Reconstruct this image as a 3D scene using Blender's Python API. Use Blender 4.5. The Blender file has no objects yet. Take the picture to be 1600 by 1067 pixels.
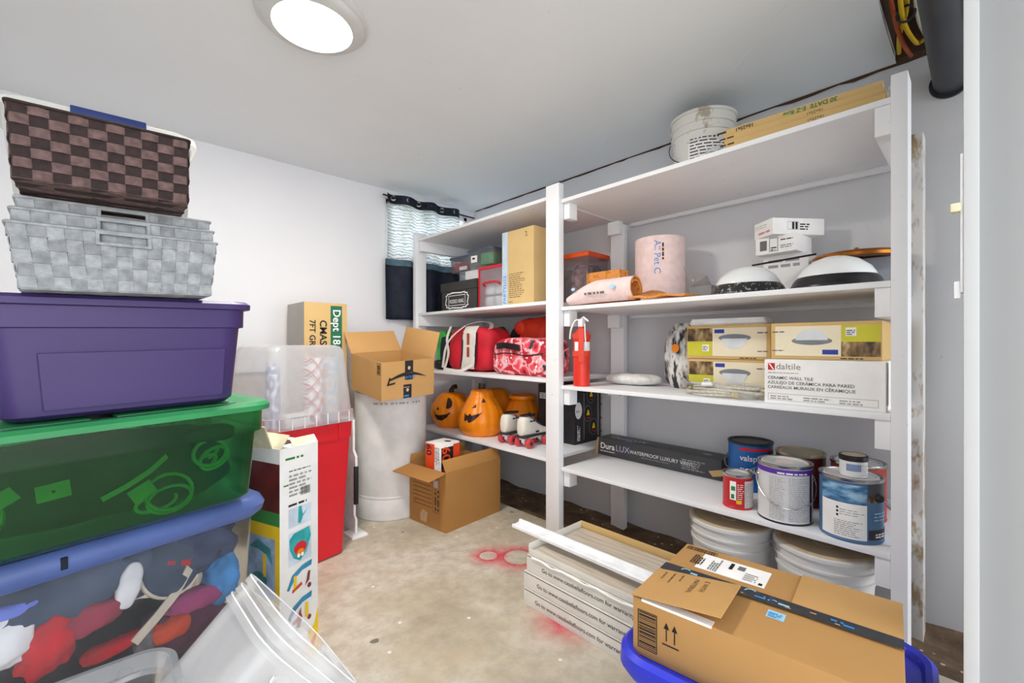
import bpy, bmesh, math, random
from mathutils import Vector, Matrix, Euler, noise as mnoise
random.seed(7)
R = math.radians
SC = bpy.context.scene
C = SC.collection

# ------------------------------------------------------------------ camera, light, exposure
cam_d = bpy.data.cameras.new('camera'); cam = bpy.data.objects.new('camera', cam_d); C.objects.link(cam)
cam_d.sensor_fit = 'HORIZONTAL'; cam_d.sensor_width = 36.0; cam_d.lens = 36.0 * 691 / 1600
cam_d.shift_y = 4.5 / 1600; cam_d.clip_start = 0.02; cam_d.clip_end = 60
cam.location = (0, 0, 1.0); cam.rotation_euler = (R(90), 0, -math.atan2(650, 691))
SC.camera = cam
SC.view_settings.view_transform = 'Standard'; SC.view_settings.look = 'None'
SC.view_settings.gamma = 1.0; SC.view_settings.use_curve_mapping = False
SC.view_settings.exposure = 1.08
w = bpy.data.worlds.new('daylight'); SC.world = w; w.use_nodes = True
w.node_tree.nodes['Background'].inputs[0].default_value = (0.93, 0.96, 1.0, 1)
w.node_tree.nodes['Background'].inputs[1].default_value = 2.0
LAMP = 82.0
SC.cycles.transparent_max_bounces = 24; SC.cycles.max_bounces = 12; SC.cycles.diffuse_bounces = 6

# ------------------------------------------------------------------ materials
def lin(c):
    if isinstance(c, str):
        c = tuple(int(c[i:i+2], 16) / 255 for i in (0, 2, 4))
    return tuple((x / 12.92 if x <= .04045 else ((x + .055) / 1.055) ** 2.4) for x in c)
MATS = {}
class N:
    """small node-tree helper"""
    def __init__(s, name):
        s.m = bpy.data.materials.new(name); s.m.use_nodes = True; s.t = s.m.node_tree
        s.b = s.t.nodes['Principled BSDF']; s.out = s.t.nodes['Material Output']
    def n(s, kind, **kw):
        x = s.t.nodes.new(kind)
        for k, v in kw.items():
            if k.startswith('i_'):
                x.inputs[k[2:].replace('_', ' ')].default_value = v
            else: setattr(x, k, v)
        return x
    def l(s, a, b): s.t.links.new(a, b)
    def coord(s, kind='Object', scale=(1, 1, 1)):
        tc = s.n('ShaderNodeTexCoord'); mp = s.n('ShaderNodeMapping'); mp.inputs['Scale'].default_value = scale
        s.l(tc.outputs[kind], mp.inputs[0]); return mp.outputs[0]
    def noise(s, co, scale, detail=3, rough=.5):
        x = s.n('ShaderNodeTexNoise', i_Scale=scale, i_Detail=detail, i_Roughness=rough); s.l(co, x.inputs['Vector']); return x.outputs['Fac']
    def ramp(s, fac, stops):
        x = s.n('ShaderNodeValToRGB'); e = x.color_ramp.elements
        while len(e) < len(stops): e.new(.5)
        for q, (p, c) in zip(e, stops):
            q.position = p; q.color = (*lin(c), 1) if not isinstance(c, (int, float)) else (c, c, c, 1)
        s.l(fac, x.inputs[0]); return x.outputs[0]
    def mix(s, fac, a, b):
        x = s.n('ShaderNodeMix', data_type='RGBA')
        for v, i in ((fac, 0), (a, 6), (b, 7)):
            if hasattr(v, 'is_output'): s.l(v, x.inputs[i])
            else: x.inputs[i].default_value = v if i == 0 else (*lin(v), 1)
        return x.outputs[2]
    def math(s, op, a, b=None, clamp=False):
        x = s.n('ShaderNodeMath', operation=op, use_clamp=clamp)
        for v, i in ((a, 0), (b, 1)):
            if v is None: continue
            if hasattr(v, 'is_output'): s.l(v, x.inputs[i])
            else: x.inputs[i].default_value = v
        return x.outputs[0]
    def bump(s, h, strength=.2, dist=.002):
        x = s.n('ShaderNodeBump', i_Strength=strength, i_Distance=dist); s.l(h, x.inputs['Height']); s.l(x.outputs[0], s.b.inputs['Normal'])
def pm(name, col, rough=.55, var=.06, scale=14, bump=0, metal=0, spec=.4, trans=None, stretch=(1, 1, 1)):
    if name in MATS: return MATS[name]
    a = N(name); co = a.coord('Object', stretch); f = a.noise(co, scale, 4)
    L = lin(col); lo = tuple(max(0, x * (1 - var * 2)) for x in L); hi = tuple(min(1, x * (1 + var * 2)) for x in L)
    r = a.n('ShaderNodeValToRGB'); r.color_ramp.elements[0].position = .3; r.color_ramp.elements[1].position = .7
    r.color_ramp.elements[0].color = (*lo, 1); r.color_ramp.elements[1].color = (*hi, 1)
    a.l(f, r.inputs[0]); a.l(r.outputs[0], a.b.inputs['Base Color'])
    a.b.inputs['Roughness'].default_value = rough; a.b.inputs['Metallic'].default_value = metal
    a.b.inputs['Specular IOR Level'].default_value = spec
    if bump: a.bump(a.noise(co, scale * 6, 3), bump)
    MATS[name] = a.m; return a.m
def clear(name, col, alpha=.35, rough=.25, trl=.5, tint=(.98, .985, .99)):
    """thin see-through plastic: transparent film + milky scatter + gloss"""
    if name in MATS: return MATS[name]
    a = N(name); t = a.t; t.nodes.remove(a.b)
    tr = a.n('ShaderNodeBsdfTransparent'); tr.inputs[0].default_value = (*tint, 1)
    di = a.n('ShaderNodeBsdfDiffuse'); di.inputs[0].default_value = (*lin(col), 1)
    tl = a.n('ShaderNodeBsdfTranslucent'); tl.inputs[0].default_value = (*lin(col), 1)
    gl = a.n('ShaderNodeBsdfGlossy', i_Roughness=rough); gl.inputs[0].default_value = (1, 1, 1, 1)
    m1 = a.n('ShaderNodeMixShader'); m1.inputs[0].default_value = trl; a.l(di.outputs[0], m1.inputs[1]); a.l(tl.outputs[0], m1.inputs[2])
    nz = a.noise(a.coord(), 9, 3); fa = a.math('ADD', a.math('MULTIPLY', nz, .16), alpha - .08, True)
    m2 = a.n('ShaderNodeMixShader'); a.l(fa, m2.inputs[0]); a.l(tr.outputs[0], m2.inputs[1]); a.l(m1.outputs[0], m2.inputs[2])
    fr = a.n('ShaderNodeFresnel', i_IOR=1.45); m3 = a.n('ShaderNodeMixShader'); a.l(a.math('MULTIPLY', fr.outputs[0], .7), m3.inputs[0]); a.l(m2.outputs[0], m3.inputs[1]); a.l(gl.outputs[0], m3.inputs[2])
    a.l(m3.outputs[0], a.out.inputs[0]); MATS[name] = a.m; return a.m
def emit(name, col, s):
    a = N(name); a.b.inputs['Emission Color'].default_value = (*lin(col), 1); a.b.inputs['Emission Strength'].default_value = s
    a.b.inputs['Base Color'].default_value = (*lin(col), 1); MATS[name] = a.m; return a.m

def m_cardboard(name, col):
    if name in MATS: return MATS[name]
    a = N(name); co = a.coord('Object', (1, 1, 1)); f = a.noise(co, 7, 4); g = a.noise(a.coord('Object', (260, 260, 3)), 1, 1)
    L = col; c = a.mix(a.math('MULTIPLY', f, .5), L, tuple(max(0, x * .8) for x in (int(L[i:i+2], 16) / 255 for i in (0, 2, 4))))
    a.l(c, a.b.inputs['Base Color']); a.b.inputs['Roughness'].default_value = .75; a.b.inputs['Specular IOR Level'].default_value = .2
    a.bump(g, .08, .001); MATS[name] = a.m; return a.m
def m_paintwood(name, col='edeef0'):
    a = N(name); co = a.coord(); f = a.noise(co, 5, 5, .6); sp = a.noise(co, 38, 3, .6)
    c = a.ramp(f, [(.3, 'e9eaed'), (.7, col)]); d = a.mix(a.ramp(sp, [(.70, 0.0), (.78, 1.0)]), c, 'b9ad9c')
    a.l(d, a.b.inputs['Base Color']); a.b.inputs['Roughness'].default_value = .5; a.bump(a.noise(a.coord('Object', (3, 3, 30)), 6, 3), .1, .002)
    MATS[name] = a.m; return a.m
def m_wall(name, col, rough=.6):
    a = N(name); co = a.coord(); f = a.noise(co, 1.4, 4, .6); s = a.noise(co, 22, 2)
    c = a.mix(f, col, tuple(min(1, (int(col[i:i+2], 16) / 255) * .955) for i in (0, 2, 4)))
    d = a.mix(a.ramp(s, [(.76, 0.0), (.8, .35)]), c, 'a8a49c'); a.l(d, a.b.inputs['Base Color'])
    a.b.inputs['Roughness'].default_value = rough; a.bump(a.noise(co, 45, 3), .06, .003); MATS[name] = a.m; return a.m
def m_floor():
    a = N('concrete'); co = a.coord()
    f = a.noise(co, 2.6, 6, .62); g = a.noise(co, 17, 5, .65)
    c = a.ramp(f, [(.30, 'ab9f8a'), (.46, 'c4baa6'), (.60, 'd2cbbd'), (.75, 'c2bdb2')])
    c = a.mix(a.ramp(g, [(.35, .55), (.6, 0.0)]), c, 'a09583')
    big = a.noise(a.coord('Object', (1.1, 1.6, 1)), 1.7, 3); c = a.mix(a.ramp(big, [(.55, 0.0), (.72, .6)]), c, 'b6a586')
    vo = a.n('ShaderNodeTexVoronoi', i_Scale=13.0); a.l(co, vo.inputs['Vector'])
    rare = a.noise(co, 5.3, 1); sp = a.math('MULTIPLY', a.math('LESS_THAN', vo.outputs['Distance'], .085), a.math('GREATER_THAN', rare, .5))
    c = a.mix(a.math('MULTIPLY', sp, .8), c, 'f0ece4')
    v2 = a.n('ShaderNodeTexVoronoi', i_Scale=6.5); wob = a.n('ShaderNodeMix', data_type='RGBA'); wob.inputs[0].default_value = .03
    nz = a.n('ShaderNodeTexNoise', i_Scale=30.0); a.l(co, nz.inputs['Vector']); a.l(co, wob.inputs[6]); a.l(nz.outputs['Color'], wob.inputs[7]); a.l(wob.outputs[2], v2.inputs['Vector'])
    dk = a.math('MULTIPLY', a.math('LESS_THAN', v2.outputs['Distance'], .10), a.math('GREATER_THAN', a.noise(co, 2.1, 1), .48))
    c = a.mix(a.math('MULTIPLY', dk, .75), c, '4a4238')
    # overspray round the outlines of two cans (a real stain on the slab)
    sep = a.n('ShaderNodeSeparateXYZ'); a.l(co, sep.inputs[0])
    halo_n = a.noise(co, 26, 4, .7)
    for (px, py, r, hw) in ((1.353, 1.602, .042, .10), (1.447, 1.493, .068, .13), (1.235, 1.03, .03, .17)):
        dx = a.math('SUBTRACT', sep.outputs[0], px); dy = a.math('SUBTRACT', sep.outputs[1], py)
        d = a.math('SQRT', a.math('ADD', a.math('MULTIPLY', dx, dx), a.math('MULTIPLY', dy, dy)))
        fall = a.math('SUBTRACT', 1.0, a.math('DIVIDE', a.math('SUBTRACT', d, r), hw), True)
        fall = a.math('MULTIPLY', a.math('POWER', fall, 2.2), a.math('GREATER_THAN', d, r))
        fall = a.math('MULTIPLY', fall, a.math('MULTIPLY', halo_n, 1.75), True)
        c = a.mix(fall, c, 'd2304c')
    a.l(c, a.b.inputs['Base Color']); a.b.inputs['Roughness'].default_value = .5
    a.bump(g, .25, .003); MATS['concrete'] = a.m; return a.m
def m_soil():
    a = N('soil'); co = a.coord(); f = a.noise(co, 9, 6, .65)
    c = a.ramp(f, [(.3, '4d3a2b'), (.55, '735d48'), (.75, '937e65')])
    vo = a.n('ShaderNodeTexVoronoi', i_Scale=24.0); a.l(co, vo.inputs['Vector'])
    sp = a.math('MULTIPLY', a.math('LESS_THAN', vo.outputs['Distance'], .16), a.math('GREATER_THAN', a.noise(co, 9, 1), .5))
    a.l(a.mix(sp, c, 'cfc8ba'), a.b.inputs['Base Color']); a.b.inputs['Roughness'].default_value = .85; a.bump(f, .8, .02); MATS['soil'] = a.m; return a.m
def m_floral():
    a = N('floral_fabric'); co = a.coord()
    v = a.n('ShaderNodeTexVoronoi', i_Scale=13.0); nv_ = a.n('ShaderNodeTexNoise', i_Scale=14.0); a.l(co, nv_.inputs['Vector']); mx = a.n('ShaderNodeMix', data_type='RGBA'); mx.inputs[0].default_value = .12; a.l(co, mx.inputs[6]); a.l(nv_.outputs['Color'], mx.inputs[7]); a.l(mx.outputs[2], v.inputs['Vector']); n = a.noise(co, 30, 3)
    c = a.ramp(v.outputs['Distance'], [(.05, '20161a'), (.16, 'd01f34'), (.42, 'ee5a68'), (.58, 'f3c9cf'), (.66, 'c21c31')])
    c = a.mix(a.ramp(n, [(.62, 0.0), (.66, 1.0)]), c, 'f4f2f2'); w2 = a.noise(co, 15, 2)
    c = a.mix(a.ramp(w2, [(.66, 0.0), (.69, 1.0)]), c, '2c3440'); a.l(c, a.b.inputs['Base Color']); a.b.inputs['Roughness'].default_value = .7
    MATS['floral_fabric'] = a.m; return a.m
def m_clothes():
    a = N('mixed_cloth'); co = a.coord(); n = a.n('ShaderNodeTexNoise', i_Scale=3.0); a.l(co, n.inputs['Vector'])
    c = a.ramp(n.outputs['Fac'], [(.2, 'c9c9cc'), (.38, '27324a'), (.55, '2f3c55'), (.68, 'a03048'), (.8, '3b79a8')]); a.l(c, a.b.inputs['Base Color'])
    a.b.inputs['Roughness'].default_value = .9; MATS['mixed_cloth'] = a.m; return a.m
def m_plaid():
    a = N('plaid_paper'); sep = a.n('ShaderNodeSeparateXYZ'); a.l(a.coord(), sep.inputs[0])
    c = 'f4f1f0'
    for sgn, k in ((1, 34), (-1, 34)):
        q = a.math('ADD', a.math('MULTIPLY', sep.outputs[0], sgn * 1.2), sep.outputs[2])
        fr = a.math('FRACT', a.math('MULTIPLY', q, k / 2.2)); c = a.mix(a.math('LESS_THAN', fr, .16), c, 'c4242e')
        fr2 = a.math('FRACT', a.math('MULTIPLY', a.math('ADD', q, .012), k / 2.2)); c = a.mix(a.math('LESS_THAN', fr2, .07), c, '3a3a48')
    a.l(c, a.b.inputs['Base Color']); MATS['plaid_paper'] = a.m; return a.m
def m_sheer():
    """pale open-weave curtain fabric, lets daylight through"""
    a = N('sheer_fabric'); t = a.t; t.nodes.remove(a.b)
    wv = a.n('ShaderNodeTexWave', wave_type='BANDS', bands_direction='Z', i_Scale=14.0, i_Distortion=9.0, i_Detail=4.0); a.l(a.coord(), wv.inputs['Vector'])
    nn = a.noise(a.coord('Object', (1, 1, .5)), 9, 3)
    c = a.ramp(wv.outputs['Fac'], [(.0, '8f9aa0'), (.15, 'd3dadc'), (.9, 'eef2f0')]); c = a.mix(a.ramp(nn, [(.5, 0.0), (.7, .5)]), c, '9aa890')
    di = a.n('ShaderNodeBsdfDiffuse'); tl = a.n('ShaderNodeBsdfTranslucent'); tr = a.n('ShaderNodeBsdfTransparent')
    a.l(c, di.inputs[0]); a.l(c, tl.inputs[0]); m1 = a.n('ShaderNodeMixShader'); m1.inputs[0].default_value = .6; a.l(di.outputs[0], m1.inputs[1]); a.l(tl.outputs[0], m1.inputs[2])
    m2 = a.n('ShaderNodeMixShader'); m2.inputs[0].default_value = .82; a.l(tr.outputs[0], m2.inputs[1]); a.l(m1.outputs[0], m2.inputs[2]); a.l(m2.outputs[0], a.out.inputs[0])
    MATS['sheer_fabric'] = a.m; return a.m

WHITEWOOD = m_paintwood('white_painted_wood'); RAWWOOD = pm('stained_wood', 'b39a76', .7, .2, 9, .2, stretch=(1, 1, .2))
WALL = m_wall('white_wall_paint', 'ecedf1'); WALL2 = m_wall('shaded_white_wall_paint', 'dcdde0'); CEIL = m_wall('ceiling_paint', 'ebf0f4', .45)  # right wall: same white paint, darkened in colour for its weaker light
FLOOR = m_floor(); SOIL = m_soil(); FLORAL = m_floral(); CLOTHES = m_clothes(); PLAID = m_plaid(); SHEER = m_sheer()
CARD = m_cardboard('cardboard', 'c69a62'); CARD2 = m_cardboard('brown_cardboard', 'b07f47'); CARDL = m_cardboard('light_cardboard', 'd9b77c'); CARDG = m_cardboard('grey_card', 'b7b2ab')
WHITE = pm('white_plastic', 'eceef0', .4); PAPER = pm('white_paper', 'f1f0ee', .7, .02); BLACK = pm('black_plastic', '17171a', .4, .1); INK = pm('black_ink', '1c1b1c', .6, .1)
GINK = pm('grey_ink', '6d6b6c', .7, .1); LINK = pm('light_ink', '9d9b9a', .7, .1); WINK = pm('white_ink', 'f4f4f2', .6, .02); BRINK = pm('brown_ink', '4a3320', .7, .1)
NAVY = pm('navy_fabric', '141b2b', .75, .25, 18, .3); STEEL = pm('steel', 'b9babb', .25, .05, metal=1); RED = pm('red_plastic', 'd3202c', .4, .04, 3)
ORANGE = pm('orange_plastic', 'f08a10', .35, .06, 4); DKRED = pm('orange_red_fabric', 'dd3a1c', .6, .1, 8, .3)
BLUE = pm('blue_ink', '2a86cf', .5, .05); LBLUE = pm('light_blue_ink', '9fd0e8', .5, .05); GREEN = pm('green_ink', '2f7d3a', .5, .08)

# ------------------------------------------------------------------ object helpers
def obj(name, verts, faces, mat, parent=None, smooth=None, loc=(0, 0, 0), rot=(0, 0, 0)):
    me = bpy.data.meshes.new(name); me.from_pydata([tuple(v) for v in verts], [], faces); return fin(name, me, mat, parent, smooth, loc, rot)
def fin(name, me, mat, parent=None, smooth=None, loc=(0, 0, 0), rot=(0, 0, 0)):
    for m in (mat if isinstance(mat, (list, tuple)) else [mat]): me.materials.append(m)
    if smooth:
        me.polygons.foreach_set('use_smooth', [True] * len(me.polygons)); me.set_sharp_from_angle(angle=R(smooth))
    o = bpy.data.objects.new(name, me); C.objects.link(o); o.location = loc; o.rotation_euler = rot
    if parent: o.parent = parent
    return o
def bmo(name, bm, mat, parent=None, smooth=None, loc=(0, 0, 0), rot=(0, 0, 0)):
    me = bpy.data.meshes.new(name); bmesh.ops.recalc_face_normals(bm, faces=bm.faces[:]); bm.to_mesh(me); bm.free()
    return fin(name, me, mat, parent, smooth, loc, rot)
def tag(o, label, cat=None, group=None, kind=None):
    if label: o['label'] = label
    if cat: o['category'] = cat
    if group: o['group'] = group
    if kind: o['kind'] = kind
    return o
def thing(name, label, cat, loc=(0, 0, 0), rot=0, group=None, tilt=(0, 0)):
    o = bpy.data.objects.new(name, None); C.objects.link(o); o.location = loc; o.rotation_euler = (R(tilt[0]), R(tilt[1]), R(rot)); o.empty_display_size = .05
    return tag(o, label, cat, group)
def addbox(bm, lo, hi, bev=0, M=None):
    vs = [bm.verts.new((x, y, z)) for x in (lo[0], hi[0]) for y in (lo[1], hi[1]) for z in (lo[2], hi[2])]
    fs = [bm.faces.new([vs[i] for i in q]) for q in ((0, 1, 3, 2), (4, 6, 7, 5), (0, 4, 5, 1), (2, 3, 7, 6), (0, 2, 6, 4), (1, 5, 7, 3))]
    if M: bmesh.ops.transform(bm, matrix=M, verts=vs)
    if bev:
        es = list({e for f in fs for e in f.edges}); bmesh.ops.bevel(bm, geom=es, offset=bev, segments=2, affect='EDGES', profile=.6)
def box(name, lo, hi, mat, parent=None, bev=0, M=None, smooth=None, **k):
    bm = bmesh.new(); addbox(bm, lo, hi, bev, M); return bmo(name, bm, mat, parent, smooth or (30 if bev else None), **k)
def struct(o): o['kind'] = 'structure'; return o
def lathe(name, prof, mat, parent=None, seg=40, smooth=40, loc=(0, 0, 0), rot=(0, 0, 0), fn=None):
    vs, fs = [], []
    for r, z in prof:
        for i in range(seg):
            a = 2 * math.pi * i / seg; vs.append((r * math.cos(a), r * math.sin(a), z))
    for j in range(len(prof) - 1):
        for i in range(seg):
            k = (i + 1) % seg; fs.append((j * seg + i, j * seg + k, (j + 1) * seg + k, (j + 1) * seg + i))
    if fn: vs = [fn(v) for v in vs]
    bm = bmesh.new(); bv = [bm.verts.new(v) for v in vs]
    for f in fs: bm.faces.new([bv[i] for i in f])
    bmesh.ops.remove_doubles(bm, verts=bm.verts[:], dist=1e-6)
    return bmo(name, bm, mat, parent, smooth, loc, rot)
def catmull(pts, n=8, closed=False):
    P = [Vector(p) for p in pts]; out = []; m = len(P)
    for i in range(m if closed else m - 1):
        g = (lambda k: P[k % m]) if closed else (lambda k: P[min(max(k, 0), m - 1)])
        a, b, c, d = g(i - 1), g(i), g(i + 1), g(i + 2)
        for k in range(n):
            t = k / n; out.append(.5 * ((2 * b) + (c - a) * t + (2 * a - 5 * b + 4 * c - d) * t * t + (3 * b - a - 3 * c + d) * t ** 3))
    if not closed: out.append(P[-1])
    return out
def tubebm(bm, pts, r, seg=8, closed=False):
    P = [Vector(p) for p in pts]; m = len(P); rings = []; up = Vector((0, 0, 1))
    for i, p in enumerate(P):
        t = (P[(i + 1) % m] - P[i - 1]) if closed else (P[min(i + 1, m - 1)] - P[max(i - 1, 0)])
        t.normalize(); a = up - t * up.dot(t)
        if a.length < .05: a = Vector((1, 0, 0)) - t * t.x
        a.normalize(); up = a; b = t.cross(a); rr = r[i] if isinstance(r, (list, tuple)) else r
        rings.append([bm.verts.new(p + (a * math.cos(2 * math.pi * k / seg) + b * math.sin(2 * math.pi * k / seg)) * rr) for k in range(seg)])
    for i in range(m if closed else m - 1):
        A, B = rings[i], rings[(i + 1) % m]
        for k in range(seg): bm.faces.new((A[k], A[(k + 1) % seg], B[(k + 1) % seg], B[k]))
    if not closed: bm.faces.new(rings[0][::-1]); bm.faces.new(rings[-1])
def tube(name, pts, r, mat, parent=None, seg=8, closed=False, curve=0, **k):
    bm = bmesh.new(); tubebm(bm, catmull(pts, curve, closed) if curve else pts, r, seg, closed); return bmo(name, bm, mat, parent, 50, **k)
def ribbon(name, pts, nrm, wdir, width, th, mat, parent=None, closed=False, smooth=40):
    """flat strap of rectangular section following pts"""
    vs, fs = [], []; m = len(pts)
    for p, n, d in zip(pts, nrm, wdir if isinstance(wdir, list) else [wdir] * m):
        p, n, d = Vector(p), Vector(n), Vector(d)
        for a, b in ((-1, -1), (1, -1), (1, 1), (-1, 1)): vs.append(p + d * (a * width / 2) + n * (b * th / 2))
    for i in range(m if closed else m - 1):
        j = (i + 1) % m
        for k in range(4): fs.append((i * 4 + k, i * 4 + (k + 1) % 4, j * 4 + (k + 1) % 4, j * 4 + k))
    if not closed: fs += [(3, 2, 1, 0), tuple(4 * (m - 1) + k for k in range(4))]
    bm = bmesh.new(); bv = [bm.verts.new(v) for v in vs]
    for f in fs: bm.faces.new([bv[i] for i in f])
    return bmo(name, bm, mat, parent, smooth)
def rrect(hx, hy, r, n=5):
    r = max(.0005, min(r, hx - 1e-4, hy - 1e-4)); out = []
    for cx, cy, a0 in ((hx - r, hy - r, 0), (-hx + r, hy - r, 90), (-hx + r, -hy + r, 180), (hx - r, -hy + r, 270)):
        for k in range(n + 1): a = R(a0 + 90 * k / n); out.append((cx + r * math.cos(a), cy + r * math.sin(a)))
    return out
def loft(name, secs, mat, parent=None, cap0=True, cap1=True, smooth=40, n=5, fn=None, loc=(0, 0, 0), rot=(0, 0, 0)):
    """secs: (z, hx, hy, corner radius) rounded rectangles joined in order"""
    bm = bmesh.new(); rings = []
    for z, hx, hy, r in secs:
        ring = []
        for x, y in rrect(hx, hy, r, n):
            p = Vector((x, y, z)); ring.append(bm.verts.new(fn(p) if fn else p))
        rings.append(ring)
    m = len(rings[0])
    for A, B in zip(rings, rings[1:]):
        for k in range(m): bm.faces.new((A[k], A[(k + 1) % m], B[(k + 1) % m], B[k]))
    if cap0: bm.faces.new(rings[0][::-1])
    if cap1: bm.faces.new(rings[-1])
    return bmo(name, bm, mat, parent, smooth, loc, rot)
FR = {'-x': ((0, -1, 0), (0, 0, 1)), '-y': ((1, 0, 0), (0, 0, 1)), '+y': ((-1, 0, 0), (0, 0, 1)), '+x': ((0, 1, 0), (0, 0, 1)), '+z': ((0, -1, 0), (1, 0, 0)), '+zx': ((1, 0, 0), (0, 1, 0))}
def frame(face, o, rot=0, off=.0007):
    r, u = (Vector(v) for v in FR[face]); n = r.cross(u); c, s = math.cos(R(rot)), math.sin(R(rot)); r2 = r * c + u * s; u2 = u * c - r * s
    o = Vector(o) + n * off
    return lambda x, y: o + r2 * x + u2 * y
def cylmap(r, a0, z0):
    return lambda x, y: Vector(((r + .0006) * math.cos(R(a0) + x / r), (r + .0006) * math.sin(R(a0) + x / r), z0 + y))
def flat(name, F, polys, mat, parent, **k):
    """flat print: list of 2-D polygons laid on surface map F"""
    vs, fs = [], []
    for p in polys:
        i = len(vs); vs += [F(x, y) for x, y in p]; fs.append(tuple(range(i, i + len(p))))
    return obj(name, vs, fs, mat, parent, **k)
def rc(x0, y0, x1, y1): return [(x0, y0), (x1, y0), (x1, y1), (x0, y1)]
def patch(name, F, x0, y0, x1, y1, mat, parent, nx=10):
    vs, fs = [], []
    for i in range(nx + 1):
        x = x0 + (x1 - x0) * i / nx; vs += [F(x, y0), F(x, y1)]
    for i in range(nx): fs.append((2 * i, 2 * i + 2, 2 * i + 3, 2 * i + 1))
    return obj(name, vs, fs, mat, parent, 40)
def text(F, body, size, mat, parent, name='lettering', align='LEFT', wide=1.0, bold=0, spacing=1.0):
    cu = bpy.data.curves.new('t', 'FONT'); cu.body = body; cu.size = size; cu.align_x = align; cu.resolution_u = 3; cu.offset = bold; cu.space_character = spacing
    o = bpy.data.objects.new('t', cu); me = bpy.data.meshes.new_from_object(o); bpy.data.objects.remove(o); bpy.data.curves.remove(cu)
    for v in me.vertices: v.co = F(v.co.x * wide, v.co.y)
    me.name = name; me.materials.clear(); return fin(name, me, mat, parent)
def fine(F, x0, y0, x1, y1, rows, mat, parent, seed=1, fill=.55, name='small_print'):
    """rows of small unreadable print as broken dashes"""
    rg = random.Random(seed); P = []; hgt = (y1 - y0) / rows
    for k in range(rows):
        x = x0; yb = y1 - (k + 1) * hgt; end = x1 - rg.random() * (x1 - x0) * .35
        while x < end:
            w_ = (.6 + rg.random() * 2.2) * hgt; P.append(rc(x, yb, min(x + w_, end), yb + hgt * fill)); x += w_ + hgt * .45
    return flat(name, F, P, mat, parent)
def bars(F, x0, y0, x1, y1, n, mat, parent, horiz=False, seed=3, name='barcode'):
    rg = random.Random(seed); P = []; L_ = (y1 - y0) if horiz else (x1 - x0); p = 0; st = L_ / n
    while p < L_ - st * .4:
        w_ = st * rg.choice((.25, .35, .6, .8)); q = min(p + w_, L_)
        P.append(rc(x0, y0 + p, x1, y0 + q) if horiz else rc(x0 + p, y0, x0 + q, y1)); p = q + st * rg.choice((.2, .3, .5))
    return flat(name, F, P, mat, parent)
def outline(F, x0, y0, x1, y1, t, mat, parent, name='printed_border'):
    return flat(name, F, [rc(x0, y0, x1, y0 + t), rc(x0, y1 - t, x1, y1), rc(x0, y0 + t, x0 + t, y1 - t), rc(x1 - t, y0 + t, x1, y1 - t)], mat, parent)
def ell(cx, cy, rx, ry, n=20): return [(cx + rx * math.cos(2 * math.pi * i / n), cy + ry * math.sin(2 * math.pi * i / n)) for i in range(n)]
def blob(name, sx, sy, sz, mat, parent=None, e=.5, amp=.1, freq=6, seed=0, nu=36, nv=22, flat_z=None, loc=(0, 0, 0), rot=(0, 0, 0), fn=None):
    """soft bag-like body: super-ellipsoid with folds"""
    vs, fs = [], []; sg = lambda v, p: math.copysign(abs(v) ** p, v)
    for j in range(nv + 1):
        t = -math.pi / 2 + math.pi * j / nv
        for i in range(nu):
            a = 2 * math.pi * i / nu; p = Vector((sg(math.cos(t), e) * sg(math.cos(a), e), sg(math.cos(t), e) * sg(math.sin(a), e), sg(math.sin(t), e)))
            q = Vector((p.x * sx, p.y * sy, p.z * sz)); d = mnoise.noise(q * freq + Vector((seed, seed * 1.7, 0))) + .5 * mnoise.noise(q * freq * 2.3 + Vector((seed, 3, 1)))
            q *= 1 + amp * d
            if flat_z is not None: q.z = max(q.z, flat_z)
            if fn: q = fn(q)
            vs.append(q)
    for j in range(nv):
        for i in range(nu): k = (i + 1) % nu; fs.append((j * nu + i, j * nu + k, (j + 1) * nu + k, (j + 1) * nu + i))
    bm = bmesh.new(); bv = [bm.verts.new(v) for v in vs]
    for f in fs: bm.faces.new([bv[i] for i in f])
    bmesh.ops.remove_doubles(bm, verts=bm.verts[:], dist=1e-5)
    return bmo(name, bm, mat, parent, 60, loc, rot)
def copy_tree(o, parent=None):
    c = o.copy(); C.objects.link(c); c.parent = parent
    for ch in list(o.children): copy_tree(ch, c)
    return c
# ------------------------------------------------------------------ the room
CZ = 2.123
fl = box('floor', (-4, -4, -.12), (1.86, 2.96, 0), FLOOR); struct(fl)
bm = bmesh.new(); nx, ny = 16, 90; g = []
for i in range(nx + 1):
    g.append([bm.verts.new((1.80 + .58 * i / nx, -1.5 + 4.5 * j / ny, -.075 + .018 * mnoise.noise(Vector((i * .35, j * .3, 0))) + (.07 * max(0, 1 - i / 3) if i < 3 else 0))) for j in range(ny + 1)])
for i in range(nx):
    for j in range(ny): bm.faces.new((g[i][j], g[i + 1][j], g[i + 1][j + 1], g[i][j + 1]))
so = bmo('floor_soil_strip', bm, SOIL, None, 60); struct(so)
bm = bmesh.new(); WX0, WX1, WZ0, WZ1 = 1.53, 2.27, 1.60, 2.06
addbox(bm, (-1.5, 2.96, -.15), (WX0, 3.08, CZ)); addbox(bm, (WX1, 2.96, -.15), (2.46, 3.08, CZ)); addbox(bm, (WX0, 2.96, -.15), (WX1, 3.08, WZ0)); addbox(bm, (WX0, 2.96, WZ1), (WX1, 3.08, CZ))
wl = bmo('wall_left', bm, WALL); struct(wl)
struct(box('wall_right', (2.34, -1.6, -.15), (2.46, 2.96, CZ), WALL2))
struct(box('wall_bounce', (-1.5, -.4, 0), (-1.4, 2.96, CZ), WALL))  # unseen wall added to bounce light back into the room
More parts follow.
